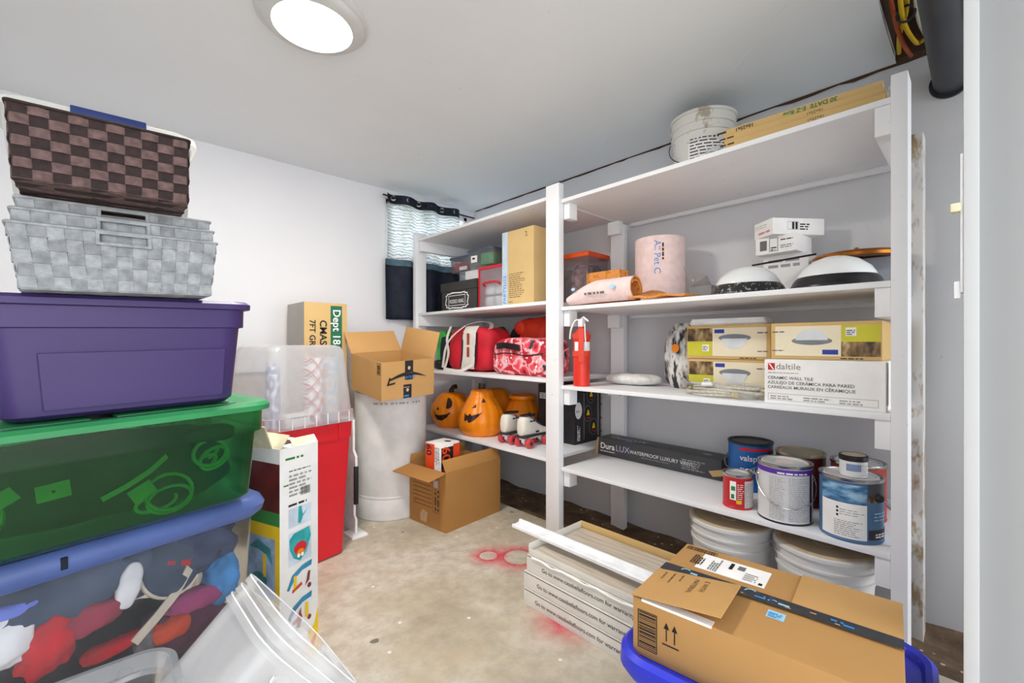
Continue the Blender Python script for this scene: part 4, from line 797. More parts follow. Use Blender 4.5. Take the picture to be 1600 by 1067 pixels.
WD = pm('print_white_disc', 'e6e3e2', .5, .03)
flat('label_disc', f, [ell(.155, .245, .036, .05)], WD, bx); fine(f2, .13, .235, .18, .255, 2, GINK, bx, 3); fine(f, .012, .255, .09, .295, 4, WINK, bx, 4); flat('label_tab', f, [rc(.14, .298, .168, .325)], WINK, bx)
flat('label_disc', g, [ell(.035, .20, .033, .05)], WD, bx); fine(g2, .01, .19, .055, .205, 2, GINK, bx, 6)
for q, (x, y, rr) in enumerate(((.155, .285, .05), (.125, .175, .05), (.18, .09, .05))):
    flat('lantern_ring', g, [ell(x, y, rr * .8, rr)], pm('ring_grey', '6b6966', .5), bx); flat('lantern_body', g2, [ell(x, y, rr * .7, rr * .9)], INK, bx); flat('lantern_glow', g3, [[(x - .015, y - .01), (x + .018, y - .012), (x + .012, y + .014), (x, y + .026)]], YEL, bx); flat('lantern_red', g3, [[(x - .022, y - .022), (x + .022, y - .025), (x + .01, y - .034)]], RED, bx)
for q in range(7): flat('bead', g, [ell(.262 + .004 * (q % 2), .05 + .042 * q, .006, .008, 10)], (DKRED, YEL)[q % 2], bx)
flat('pole_line', g, [rc(.085, .02, .09, .30), rc(.225, .03, .235, .31)], LINK, bx); fine(frame('-y', (-.135, -.13, .02), 90), 0, -.05, .1, -.02, 3, WINK, bx, 8)
# roller skates
def skate(label, loc, rot):
    e = thing('roller_skate', label, 'roller skate', loc, rot, 'pair of roller skates'); CRM = pm('cream_leather', 'e5e0d3', .45, .05, 8)
    secs = []   # x, half width, z0, z1
    prof = [(-.095, .020, .075, .145), (-.088, .030, .068, .178), (-.06, .034, .066, .188), (-.02, .034, .066, .182), (.02, .035, .066, .150), (.06, .038, .066, .122), (.10, .040, .066, .108), (.135, .034, .067, .095), (.152, .018, .072, .086)]
    vs, fs, m = [], [], 14
    for x, hw_, z0, z1 in prof:
        for k in range(m):
            a_ = 2 * math.pi * k / m; cy, cz = math.cos(a_), math.sin(a_); vs.append((x, hw_ * math.copysign(abs(cy) ** .7, cy), (z0 + z1) / 2 + (z1 - z0) / 2 * math.copysign(abs(cz) ** .7, cz)))
    for j in range(len(prof) - 1):
        for k in range(m): fs.append((j * m + k, j * m + (k + 1) % m, (j + 1) * m + (k + 1) % m, (j + 1) * m + k))
    fs += [tuple(range(m))[::-1], tuple((len(prof) - 1) * m + k for k in range(m))]
    o = obj('boot', vs, fs, CRM, e, 60); s_ = o.modifiers.new('s', 'SUBSURF'); s_.levels = s_.render_levels = 1
    box('sole', (-.092, -.034, .058), (.14, .034, .070), pm('sole_dark', '3a3836', .6), e, .004); box('plate', (-.08, -.018, .046), (.12, .018, .058), WHITE, e, .003)
    ribbon('collar', [(-.075 + .055 * (1 + math.cos(R(t))) , .026 * math.sin(R(t)), .184 - .0) for t in range(0, 360, 24)], [(0, 0, 1)] * 15, [Vector((math.cos(R(t)), math.sin(R(t)), 0)) for t in range(0, 360, 24)], .012, .006, BLACK, e, True)
    fine(frame('-y', (.0, -.0405, .084), 0), 0, 0, .05, .012, 1, INK, e, 2, .8); fine(frame('-y', (-.045, -.0365, .148), 0), 0, 0, .045, .011, 1, INK, e, 3, .8)
    for k in range(4): tube('lace', [(.015 + .024 * k, -.03, .150 - .0105 * k * 1.4), (.02 + .024 * k, 0, .162 - .0125 * k * 1.4), (.015 + .024 * k, .03, .150 - .0105 * k * 1.4)], .004, pm('lace_blue', '3c4f86', .7), e, 6, curve=3)
    for x in (-.055, .095):
        tube('axle', [(x, -.045, .028), (x, .045, .028)], .006, STEEL, e, 8); box('truck', (x - .014, -.012, .026), (x + .014, .012, .050), WHITE, e, .004)
        for y in (-.04, .04):
            wh = lathe('wheel', [(0, -.016), (.018, -.016), (.026, -.013), (.0285, -.006), (.0285, .006), (.026, .013), (.018, .016), (0, .016)], pm('wheel_red', 'c9444a', .4), e, 24, loc=(x, y, .0285), rot=(R(90), 0, 0)); lathe('hub', [(0, .0175), (.009, .0175), (.012, .0155), (.012, -.0155), (.009, -.0175), (0, -.0175)], INK, wh, 16)
    box('toe_stop', (.125, -.012, .034), (.145, .012, .058), pm('wheel_red', 'c9444a'), e, .005)
skate('cream roller skate with red wheels set next to the shelf post', (1.855, 1.815, S4L), 4); skate('cream roller skate with red wheels set next to the gourd pumpkin', (1.85, 1.955, S4L), 4)
# ------------------------------------------------------------------ right bay of the shelving
# --- top shelf
def bucket(label, loc, r0, r1, H, group=None, lid=None, mat=None, grime=False):
    e = thing('plastic_bucket', label, 'bucket', loc, random.uniform(0, 20), group); BM = mat or pm('bucket_white', 'e2e1dc', .45, .05, 8)
    k = lambda z: r0 + (r1 - r0) * z / H
    pr = [(0, 0), (r0 - .004, 0), (r0, .004), (k(H * .70), H * .70), (k(H * .70) + .006, H * .705), (k(H * .74) + .006, H * .735), (k(H * .74), H * .74), (k(H * .82), H * .82), (k(H * .82) + .006, H * .825), (k(H * .85) + .006, H * .85), (k(H * .85), H * .855), (k(H * .95), H * .95), (r1 + .007, H * .955), (r1 + .007, H - .003), (r1 + .002, H), (r1 - .004, H)]
    if not lid: pr += [(r0 - .004, .008), (0, .008)]
    lathe('body', pr, BM, e, 48, 35)
    if lid: lathe('lid', [(r1 - .002, H - .004), (r1 - .002, H + .004), (r1 - .012, H + .006), (r1 - .016, H - .004), (.03, H - .004), (.028, H - .001), (0, H - .001)], lid, e, 48, 35)
    return e
a = N('stained_bucket'); co = a.coord(); a.l(a.mix(a.ramp(a.noise(co, 11, 5, .7), [(.56, 0.0), (.64, .8)]), 'dcdbd4', '9a8b70'), a.b.inputs['Base Color']); a.b.inputs['Roughness'].default_value = .5
tbk = bucket('dirty white bucket with printed label and wire bail on the top shelf', (2.08, .90, S1), .122, .14, .315, mat=a.m)
cm = cylmap(.131, 178, .03); patch('printed_label', cm, -.02, 0, .17, .185, PAPER, tbk, 14); fine(cylmap(.1322, 178, .03), -.012, .01, .155, .18, 12, INK, tbk, 4, .35)
tube('bail', [(.15 * math.cos(R(t)), .15 * math.sin(R(t)), .235 - .16 * math.sin(R((t - 95) * 180 / 175))) for t in range(95, 271, 12)], .0022, pm('dark_wire', '4b4a48', .4, metal=1), tbk, 6)
for k, lb in enumerate(('wood coloured air filter at the bottom of the pile on the top shelf', 'wood coloured air filter in the middle of the pile on the top shelf', 'wood coloured cardboard edged air filter with green print, top of the pile')):
    e = thing('air_filter', lb, 'air filter', (1.912 + .012 * k, .438 + .008 * k, S1 + .002 + .028 * k), 1 + k, 'wrapped air filters')
    for lo, hi in (((-.17, -.235, 0), (-.155, .235, .027)), ((.155, -.235, 0), (.17, .235, .027)), ((-.155, -.235, 0), (.155, -.22, .027)), ((-.155, .22, 0), (.155, .235, .027))): box('frame_edge', lo, hi, CARDL, e, .001)
    for j in range(14): box('pleat', (-.155, -.215 + j * .031, .004 + .006 * (j % 2)), (.155, -.187 + j * .031, .016 + .006 * (j % 2)), pm('filter_media', 'd9d9d4', .9), e)
    U = lambda o: frame('-x', o, 180)
    if k == 2: text(U((-.17, -.12, .022)), '30 DATE  E-Z flow', .020, GREEN, e, bold=.0005); text(U((-.17, .13, .021)), '16x25x1', .018, INK, e, bold=.0004); fine(U((-.17, .225, .022)), 0, 0, .05, .014, 1, BRINK, e)
    else: text(U((-.17, -.08, .02)), '16x25x1', .014, BRINK, e); fine(U((-.17, .2, .02)), 0, 0, .06, .010, 1, BRINK, e)
wr = tag(blob('plastic_wrap', .04, .007, .034, clear('cling_film', 'f2f4f6', .22, .08), None, .7, .3, 30, 3, loc=(1.84, .197, S1 + .05)), 'crumpled clear plastic wrap end at the filters by the post', 'wrap')
wr2 = tag(blob('plastic_wrap', .02, .03, .013, clear('cling_film', 'f2f4f6', .22, .08), None, .7, .3, 30, 5, loc=(1.752, .715, S1 + .016)), 'crumpled clear plastic wrap between the bucket and filters', 'wrap')
# --- carpet pad shelf
PINK = pm('pink_underlay', 'ecd3cf', .85, .04, 30, .1); OFM = (lambda a: (a.l(a.ramp(a.noise(a.coord(), 60, 3), [(.35, 'c4701f'), (.5, 'e09a45'), (.68, 'd98a6a')]), a.b.inputs['Base Color']), a.b.inputs['Roughness'].__setattr__('default_value', .95), a.m)[2])(N('orange_foam'))
ur = thing('underlay_roll', 'upright roll of pink carpet underlay printed on its side', 'carpet pad', (2.13, 1.145, S2R))
lathe('roll', [(0, 0), (.122, 0), (.124, .004), (.124, .345), (.121, .35), (.06, .35), (.06, .34), (0, .34)], PINK, ur, 48, 35)
text(lambda x, y: cylmap(.124, 196, 0)(y, .325 - x), 'All Pet C', .045, BLUE, ur); fine(lambda x, y: cylmap(.124, 213, 0)(y, .31 - x), 0, 0, .09, .011, 1, BRINK, ur, 3, .8)
lr = thing('underlay_roll', 'pink underlay offcut lying rolled with orange foam end on the shelf edge', 'carpet pad', (1.80, 1.27, S2R + .001))
def spiral(t):   # cross-section in x,z
    a_ = -math.pi / 2 + t * 3.3 * math.pi; r = .066 - .024 * t; return (r * math.cos(a_), .066 + r * math.sin(a_))
TH = .0085; ns, ny = 50, 12; vs, fs, mi = [], [], []
for j in range(ny + 1):
    y = -.185 + .37 * j / ny; flatn = 1 - .55 * max(0, (j / ny - .55) / .45) ** 1.5
    for i in range(ns + 1):
        t = i / ns; x, z = spiral(t); x2, z2 = spiral(t); cxx, czz = 0, .066; dx, dz = x - cxx, z - czz; L_ = math.hypot(dx, dz)
        for q in (0, 1): vs.append((x - q * TH * dx / L_, y + .004 * math.sin(9 * t), (z - q * TH * dz / L_) * flatn + .004 * (1 - flatn)))
def vi(j, i, q): return (j * (ns + 1) + i) * 2 + q
for j in range(ny):
    for i in range(ns):
        fs.append((vi(j, i, 0), vi(j, i + 1, 0), vi(j + 1, i + 1, 0), vi(j + 1, i, 0))); mi.append(0); fs.append((vi(j, i, 1), vi(j + 1, i, 1), vi(j + 1, i + 1, 1), vi(j, i + 1, 1))); mi.append(1)
for i in range(ns):
    for j in (0, ny): fs.append((vi(j, i, 0), vi(j, i, 1), vi(j, i + 1, 1), vi(j, i + 1, 0))); mi.append(1)
for i in (0, ns):
    for j in range(ny): fs.append((vi(j, i, 0), vi(j + 1, i, 0), vi(j + 1, i, 1), vi(j, i, 1))); mi.append(1)
o = obj('roll', vs, fs, [PINK, OFM], lr, 50); o.data.polygons.foreach_set('material_index', mi)
vs, fs = [], []
for j in range(13):
    y = -.17 - .27 * j / 12
    for i in range(9): x = -.04 + .20 * i / 8; vs.append((x, y, .012 + .05 * (i / 8) * max(0, 1 - j / 9) + .004 * math.sin(j)))
for j in range(12):
    for i in range(8): q = j * 9 + i; fs.append((q, q + 1, q + 10, q + 9))
o = obj('tail_sheet', vs, fs, OFM, lr, 50); sm = o.modifiers.new('t', 'SOLIDIFY'); sm.thickness = .01
o = obj('tail_face', [(v[0] + .002, v[1], v[2] + .004) for v in vs if True], fs, PINK, lr, 50)
def rollmap(a0, y0, rr=.0668): return lambda x, y: Vector((rr * math.cos(R(a0) - y / rr), y0 - x, .066 + rr * math.sin(R(a0) - y / rr)))
fine(rollmap(195, .06), 0, 0, .13, .016, 1, GINK, lr, 4, .7); flat('blue_logo', rollmap(170, -.10), [ell(0, 0, .012, .012)], LBLUE, lr); flat('blue_logo', rollmap(165, .13), [ell(0, 0, .012, .008)], LBLUE, lr)
of = thing('foam_block', 'orange speckled foam offcut between the pink rolls', 'foam', (1.955, 1.35, S2R)); box('foam', (-.042, -.105, 0), (.042, .105, .19), OFM, of, .006)
gc = thing('small_carton', 'small open grey carton with upright flap beside the glass shade', 'box', (2.05, .87, S2R), -10)
for lo, hi in (((-.05, -.055, 0), (-.047, .055, .075)), ((.047, -.055, 0), (.05, .055, .075)), ((-.047, -.055, 0), (.047, -.052, .075)), ((-.047, .052, 0), (.047, .055, .075))): box('panel', lo, hi, pm('grey_carton', '8f9092', .7), gc)
obj('flap', [(-.05, .055, .075), (-.05, -.055, .075), (-.075, -.05, .115), (-.065, .075, .17), (-.048, .055, .075), (-.048, -.055, .075), (-.073, -.05, .115), (-.063, .075, .17)], [(0, 1, 2, 3), (7, 6, 5, 4), (0, 4, 5, 1), (1, 5, 6, 2), (2, 6, 7, 3), (3, 7, 4, 0)], pm('grey_carton', '8f9092', .7), gc); text(lambda x, y: Vector((-.0535 - y * .35, .035 - x, .085 + y)), 'NEW', .035, WINK, gc)
GLS = pm('white_glass', 'eceeee', .2, .02, 3); BLKM = pm('black_metal', '222426', .3, .15, 8)
def fixture(label, loc, r, basemat=None, group='flush ceiling light fixtures'):
    e = thing('light_fixture', label, 'ceiling light', loc, 0, group)
    lathe('pan', [(0, 0), (r, 0), (r, .010), (r * .985, .018), (r * .95, .024), (r * .93, .032), (r * .90, .040), (r * .84, .050), (0, .052)], basemat or BLKM, e, 56, 35)
    lathe('glass_shade', [(r * .83, .046), (r * .82, .058), (r * .72, .082), (r * .5, .108), (r * .25, .122), (0, .126)], GLS, e, 48)
    return e
a = N('speckled_black'); a.l(a.mix(a.ramp(a.noise(a.coord(), 70, 3, .7), [(.56, 0.0), (.6, .8)]), '1d1e20', 'b5b2ac'), a.b.inputs['Base Color']); a.b.inputs['Roughness'].default_value = .35
fixture('flush light with white glass dome and speckled dusty black pan', (1.93, .655, S2R), .142, a.m); fixture('flush light with white glass dome and clean black pan by the post', (1.93, .36, S2R), .142)
wb1 = thing('white_carton', 'white carton at the bottom of the small white carton stack', 'box', (2.20, .575, S2R), 0); box('carton', (-.06, -.085, 0), (.06, .085, .195), PAPER, wb1, .002); fine(frame('-x', (-.06, .085, 0)), .02, .14, .15, .185, 2, LINK, wb1)
wb2 = thing('white_carton', 'white carton with grey window picture, middle of the small stack', 'box', (2.17, .59, S2R + .196), -6); box('carton', (-.08, -.08, 0), (.08, .08, .072), PAPER, wb2, .002)
f = frame('-x', (-.08, .08, 0)); flat('picture', f, [rc(.018, .016, .046, .058)], GINK, wb2); outline(f, .056, .008, .09, .066, .002, INK, wb2); fine(f, .062, .012, .086, .03, 2, INK, wb2); fine(f, .10, .05, .15, .058, 1, INK, wb2); fine(f, .10, .018, .15, .034, 2, LINK, wb2)
wb3 = thing('white_carton', 'white carton with red scribble on top of the small stack', 'box', (2.17, .575, S2R + .269), -38); box('carton', (-.055, -.12, 0), (.055, .10, .068), PAPER, wb3, .002) if False else box('carton', (-.11, -.06, 0), (.12, .06, .068), PAPER, wb3, .002)
f = frame('-x', (-.11, .06, 0)); fine(f, .03, .014, .105, .03, 1, pm('red_marker', 'd98a98', .7), wb3); fine(f, .01, .04, .11, .058, 2, LINK, wb3, 5, .25); g = frame('-y', (-.11, -.06, 0)); flat('dark_stripe', g, [rc(.085, .022, .095, .052), rc(.10, .022, .11, .052)], INK, wb3); outline(g, .065, .02, .115, .054, .0015, LINK, wb3); fine(g, .12, .02, .165, .05, 3, INK, wb3)
gf = thing('grey_carton', 'flat grey carton behind the glass domes', 'box', (2.21, .34, S2R), 0); box('carton', (-.09, -.13, 0), (.09, .13, .135), pm('blue_grey_card', '9a9ea6', .7), gf, .002)
bz = thing('light_fixture', 'bronze rimmed flush light lying on the grey carton', 'ceiling light', (2.17, .338, S2R + .136), 0); bz.scale = (.92, .92, .92); BRZ = pm('bronze', 'a8641e', .3, .15, 5, metal=.8)
lathe('rim', [(.120, .0), (.158, .004), (.160, .016), (.15, .026), (.12, .03), (.120, .0)], BRZ, bz, 56); lathe('glass_shade', [(.12, .028), (.10, .035), (.05, .042), (0, .044)], GLS, bz, 48); lathe('finial', [(0, .044), (.012, .044), (.008, .056), (0, .06)], BRZ, bz, 16)
tag(tube('black_rod', [(2.0, .66, S2R + .14), (2.12, .46, S2R + .175)], .004, BLACK, None, 8), 'thin black metal rod resting against the glass dome', 'rod')
# --- tile and light box shelf
fe = thing('fire_extinguisher', 'red fire extinguisher in strap bracket standing against the centre post', 'fire extinguisher', (1.768, 1.372, S3)); FRED = pm('extinguisher_red', 'dd3222', .35, .04)
lathe('cylinder', [(0, 0), (.038, 0), (.041, .004), (.041, .24), (.036, .262), (.022, .28), (.014, .285), (.014, .30), (0, .30)], FRED, fe, 36, 35)
for z in (.148, .235): lathe('bracket_band', [(.0425, z), (.045, z), (.045, z + .028), (.0425, z + .028)], pm('bracket_red', 'd8432f', .5), fe, 36)
patch('white_label', cylmap(.0415, 165, .17), 0, 0, .09, .05, WINK, fe); box('bracket_strip', (-.052, -.014, .12), (-.044, .014, .285), pm('bracket_red', 'd8432f', .5), fe, .003, M=Matrix.Rotation(R(35), 4, 'Z'))
box('valve', (-.014, -.014, .295), (.014, .014, .335), WHITE, fe, .004); tube('lever', [(0, .0, .335), (-.01, -.02, .342), (-.02, -.055, .322)], .005, WHITE, fe, 8); tube('carry_handle', [(0, .01, .33), (-.015, .03, .325), (-.028, .045, .28), (-.03, .05, .235)], .0045, WHITE, fe, 8, curve=4); tube('pin_tag', [(-.02, -.035, .31), (-.03, -.045, .25), (-.032, -.052, .19)], .003, WHITE, fe, 6, curve=3)
fb2 = tag(blob('flat_bag', .075, .15, .028, pm('white_bag', 'dfdfdc', .7, .08, 30, .2), None, .75, .12, 14, 41, loc=(2.02, 1.24, S3 + .029)), 'flat white paper bag of powder lying on the shelf', 'bag')
cb = thing('grout_bag', 'crumpled black and white foil bag standing next to the yellow boxes', 'bag', (2.04, .985, S3))
a = N('foil_bag'); a.l(a.ramp(a.noise(a.coord('Object', (1, 2.2, .7)), 10, 3, .6), [(.4, '1c1d20'), (.48, 'b9b8b6'), (.56, 'dcdad6'), (.63, '2a2b2e')]), a.b.inputs['Base Color']); a.b.inputs['Roughness'].default_value = .3
blob('body', .055, .075, .15, a.m, cb, .6, .13, 14, 44, loc=(0, 0, .148), fn=lambda q: Vector((q.x, q.y * (1 - .9 * max(0, q.z)), max(q.z, -.148)))); blob('folded_top', .03, .055, .022, a.m, cb, .7, .3, 25, 45, loc=(-.01, -.02, .285)); flat('orange_logo', frame('-x', (-.062, 0, .19)), [ell(0, 0, .018, .02)], ORANGE, cb)
YGR = pm('lime_print', 'c9c437', .55, .04); KPH = (lambda a: (a.l(a.ramp(a.noise(a.coord('Object', (30, 30, 16)), 1, 2, .6), [(.4, '3a2c20'), (.55, '8c6f45'), (.7, 'c9b48a')]), a.b.inputs['Base Color']), a.m)[1])(N('kitchen_photo')); CRMP = pm('cream_print', 'eadfc4', .6, .02); CHR = pm('print_chrome', '7d828a', .4, .1)
def lightbox(label, loc, W, H, D, mirror=False):
    e = thing('light_carton', label, 'box', loc, 0, 'ceiling light cartons'); box('carton', (0, -W, 0), (D, 0, H), CARDL, e, .002)
    f = frame('-x', (0, 0, 0)); f2 = frame('-x', (0, 0, 0), 0, .0014); f3 = frame('-x', (0, 0, 0), 0, .002); m = .012; sp = .335
    X = (lambda x: W - x) if mirror else (lambda x: x); q = lambda x0, y0, x1, y1: rc(min(X(x0), X(x1)), y0, max(X(x0), X(x1)), y1)
    flat('cream_panel', f, [q(W * sp, m, W - m * 1.2, H - m)], CRMP, e); flat('kitchen_photo', f, [q(m * .3, H * .52, W * sp, H - m) if not mirror else q(m * .3, m, W * sp, H * .47)], KPH, e); flat('lime_panel', f, [q(m * .3, m, W * sp, H * .52) if not mirror else q(m * .3, H * .47, W * sp, H - m)], YGR, e)
    cx_ = X(W * .60); up = 1 if mirror else -1; cy_ = H * (.50 if mirror else .62)
    flat('printed_pan', f2, [ell(cx_, cy_, W * .19, H * .11)], CHR, e); flat('printed_glass', f3, [[(cx_ + W * .15 * math.cos(R(t)), cy_ + up * (H * .02 + H * .30 * math.sin(R(t)))) for t in range(0, 181, 15)]], pm('print_glass', 'd5d9dd', .4), e)
    flat('blue_tag', f2, [q(W * .36, H - m - .022, W * .48, H - m - .006) if not mirror else q(W * .36, m + .006, W * .50, m + .022)], pm('print_blue_tag', '2b3f9c', .5), e); fine(f2, X(W * .92) - .02, H * .74, X(W * .92) + .02, H * .80, 1, GINK, e); fine(f2, X(W * .92) - .02, H * .22, X(W * .92) + .02, H * .27, 1, GINK, e)
    fx = X(W * .25); flat('white_icon', f2, [rc(fx - .014, H * (.22 if not mirror else .62), fx + .014, H * (.42 if not mirror else .84))], PAPER, e); fine(f3, fx - .012, H * (.25 if not mirror else .65), fx + .012, H * (.4 if not mirror else .8), 3, GINK, e); fine(f, W * .66, .003, W * .86, .010, 1, BRINK, e)
    return e
lightbox('lime and cream light carton, lower of the stacked pair', (1.92, .895, S3), .325, .146, .30); lightbox('lime and cream light carton, upper of the stacked pair', (1.915, .90, S3 + .147), .335, .142, .30)
tl = thing('tile_carton', 'white ceramic wall tile carton with red square logo', 'box', (1.745, .535, S3), 0); TW = .335; box('carton', (0, -TW, 0), (.36, 0, .155), pm('white_carton_board', 'efeeec', .65, .02), tl, .003)
lightbox('lime and cream light carton printed mirrored on top of the white tile carton', (1.80, .53, S3 + .156), .315, .128, .30, True)
f = frame('-x', (0, 0, 0)); f2 = frame('-x', (0, 0, 0), 0, .0014); LR = pm('logo_red', 'c2202c', .5)
flat('logo_square', f, [rc(.012, .118, .034, .142)], LR, tl); flat('logo_slash', f2, [[(.014, .140), (.019, .140), (.032, .120), (.027, .120)]], WINK, tl); text(frame('-x', (0, -.037, .121), 0), 'daltile', .030, pm('logo_taupe', '8d8578', .6), tl, wide=1.05)
fine(f, .012, .107, .11, .112, 1, LINK, tl)
for k, tx in enumerate(('CERAMIC WALL TILE', 'AZULEJO DE CERÁMICA PARA PARED', 'CARREAUX MURAUX EN CÉRAMIQUE')): text(frame('-x', (0, -.011, .086 - .0165 * k), 0), tx, .0145, GINK, tl, wide=1.02, bold=.0002)
outline(f, .012, .012, .318, .036, .0012, LINK, tl); [fine(f, x0, .016, x0 + .08, .032, 2, LINK, tl, k) for k, x0 in enumerate((.02, .12, .22))]
box('side_tape', (.01, -TW - .001, .02), (.05, -TW, .15), CARDG, tl)
hc = thing('braided_hose', 'coiled pale braided supply hose in front of the yellow cartons', 'hose', (1.815, .705, S3 + .006)); HOSE = (lambda a: (a.l(a.ramp(a.noise(a.coord(), 130, 2), [(.4, 'b3aea2'), (.6, 'cbc7bc')]), a.b.inputs['Base Color']), a.m)[1])(N('braided_nylon'))
for k in range(5):
    pts = [((.055 + .005 * (k % 3)) * math.cos(R(t)) + .004 * k, (.125 + .010 * ((k * 2) % 3)) * math.sin(R(t + 7 * k)) + .012 * math.sin(k * 2.2), .004 + .0085 * k + .004 * math.sin(R(t * 2 + 60 * k))) for t in range(0, 360, 15)]
    tube('coil', pts, .0065, HOSE, hc, 8, True)
tube('end_fitting', [(.02, .13, .03), (.0, .155, .045), (-.01, .165, .06)], .009, STEEL, hc, 10); tube('end_fitting', [(-.06, -.06, .01), (-.07, -.075, .012)], .010, pm('brass_cream', 'c9b98e', .4), hc, 10); tube('hose_sleeve', [(-.052, .06, .044), (-.055, .02, .046)], .0085, WHITE, hc, 10)
wl2 = thing('light_diffuser', 'flat white plastic diffuser lying on the stacked light cartons', 'diffuser', (1.998, .745, S3 + .290), 4); loft('sheet', [(0, .07, .15, .02), (.008, .078, .155, .02), (.028, .07, .145, .02)], WHITE, wl2, n=3)
# --- paint shelf
du = thing('flooring_carton', 'long charcoal vinyl plank carton with white lettering on the paint shelf', 'box', (2.08, 1.50, S4), -1); DK = pm('charcoal_board', '47474a', .5, .06, 8); DL = .69
box('carton', (0, -DL, 0), (.13, 0, .096), DK, du, .002)
f = frame('-x', (0, 0, 0)); text(frame('-x', (0, -.02, .038), 0), 'Dura', .046, WINK, du, bold=.0008); text(frame('-x', (0, -.122, .038), 0), 'LUX', .046, pm('lilac_ink', 'bdb8d6', .6), du); fine(f, .02, .022, .12, .030, 1, WINK, du); text(frame('-x', (0, -.21, .040), 0), 'WATERPROOF LUXURY VINYL', .026, WINK, du, wide=.98); fine(f, .28, .028, .44, .034, 1, LINK, du)
fine(f, .50, .020, .62, .072, 5, LINK, du); flat('plank_picture', f, [[(.63, .035), (.70, .055), (.715, .03), (.65, .012)]], CARDL, du)
text(frame('+z', (.04, -.06, .096), 0), 'DuraLUX', .055, pm('pale_ink', 'cfccc6', .6), du); flat('blue_tape', frame('+z', (.004, -.16, .096), 0), [[(0, 0), (.06, .004), (.07, .018), (.02, .022)]], BLUE, du); box('torn_end', (0, 0, .0), (.13, .012, .094), CARD, du, M=Matrix.Translation((0, 0, 0)) @ Matrix.Rotation(R(6), 4, 'X')); flat('top_oval', frame('+z', (.06, -.6, .096), 0), [ell(0, 0, .022, .016)], LINK, du)
def can(label, loc, r, H, body, rim=None, lidm=None, bail=None, rot=0):
    e = thing('paint_can', label, 'paint can', loc, rot); rim = rim or STEEL
    lathe('body', [(0, 0), (r - .002, 0), (r, .003), (r, .007), (r - .0015, .009), (r - .0015, H - .012), (r, H - .009)], body, e, 56, 35)
    lathe('rim', [(r - .001, H - .012), (r + .0015, H - .008), (r + .0015, H - .001), (r - .002, H), (r - .006, H - .002), (r - .008, H - .007), (r - .012, H - .007)], rim, e, 56, 35); ld_ = lathe('lid', [(r - .011, H - .006), (r - .013, H - .002), (r - .017, H - .002), (r - .02, H - .006), (0, H - .006)], lidm or STEEL, e, 56, 35)
    if bail is not None:
        a0, dip = bail
        for s in (-90, 90): lathe('bail_ear', [(0, .006), (.008, .006), (.012, .003), (.013, 0), (0, 0)], rim, e, 14, loc=((r - .002) * math.cos(R(a0 + s)), (r - .002) * math.sin(R(a0 + s)), H * .72), rot=(0, R(90), R(a0 + s)))
        tube('bail', [((r + .012 * math.sin(R(t)) + .005) * math.cos(R(a0 - 90 + t)), (r + .012 * math.sin(R(t)) + .005) * math.sin(R(a0 - 90 + t)), H * .72 - dip * math.sin(R(t))) for t in range(0, 181, 12)], .0018, STEEL, e, 6)
    return e
BLID = pm('black_lid', '2b2b2d', .4, .1); LIDW = pm('lid_painted', 'c9c9c8', .35, .15, 12)
c1 = can('bright blue paint can with black lid behind the red quart can', (2.085, .695, S4), .088, .205, pm('can_blue', '1f67b4', .35, .12, 6), BLID, BLID, (160, .06))
patch('red_band', cylmap(.0875, 170, .172), 0, 0, .13, .012, RED, c1); text(cylmap(.0875, 172, .13), 'valspar', .034, WINK, c1, bold=.0004); text(cylmap(.0875, 172, .08), 'SIGNATURE', .026, WINK, c1, bold=.0008); patch('dark_side', cylmap(.0873, 245, .01), 0, 0, .05, .165, BLID, c1)
c2 = can('small red quart paint can with white label and yellow square', (1.805, .647, S4), .053, .13, pm('can_red', 'c5242a', .4, .05), STEEL, LIDW, None)
patch('white_strip', cylmap(.0525, 170, .035), 0, 0, .022, .07, PAPER, c2, 5); fine(cylmap(.0532, 172, .04), .003, 0, .018, .06, 2, GREEN, c2); patch('yellow_square', cylmap(.0525, 195, .022), 0, 0, .018, .014, YEL, c2, 4); fine(cylmap(.0525, 198, .04), 0, 0, .025, .06, 8, WINK, c2, 4, .3); patch('grey_label', cylmap(.0525, 226, .008), 0, 0, .07, .10, pm('label_grey', 'd6d6d5', .6), c2); fine(cylmap(.0532, 228, .012), 0, 0, .06, .09, 12, LINK, c2, 4, .35)
c3 = can('gallon paint can with purple band and grey text label', (1.81, .488, S4), .086, .203, pm('can_label_grey', 'dadadb', .5, .02), STEEL, LIDW, (205, .085))
patch('purple_band', cylmap(.0850, 115, .171), 0, 0, .24, .018, pm('band_purple', '5b2f9e', .5), c3, 30); fine(cylmap(.0857, 180, .174), 0, 0, .10, .009, 1, WINK, c3); fine(cylmap(.0850, 162, .015), 0, 0, .055, .15, 24, LINK, c3, 4, .3); fine(cylmap(.0850, 203, .015), 0, 0, .068, .15, 24, LINK, c3, 7, .3); patch('black_edge', cylmap(.0850, 254, .008), 0, 0, .012, .163, INK, c3, 4); lathe('base_ring', [(.086, 0), (.0865, .001), (.0865, .006), (.086, .007)], BLID, c3, 56)
flat('lid_splash', lambda x, y: Vector((x, y, .1982)), [ell(-.005, .0, .035, .028)], pm('splash_pink', 'ead9d4', .4), c3)
c4 = can('maroon paint can with brassy lid behind the purple banded can', (2.04, .495, S4), .085, .2, pm('can_maroon', '5a1f22', .4, .1), pm('brassy', 'b3aa8c', .3, .1, metal=.7), pm('brassy', 'b3aa8c'), None); patch('red_patch', cylmap(.0842, 150, .15), 0, 0, .04, .025, RED, c4)
c5 = can('gallon paint can with blue landscape label and black grip', (1.805, .296, S4), .086, .2, pm('can_navy_blue', '4d7396', .45, .04), STEEL, LIDW, None)
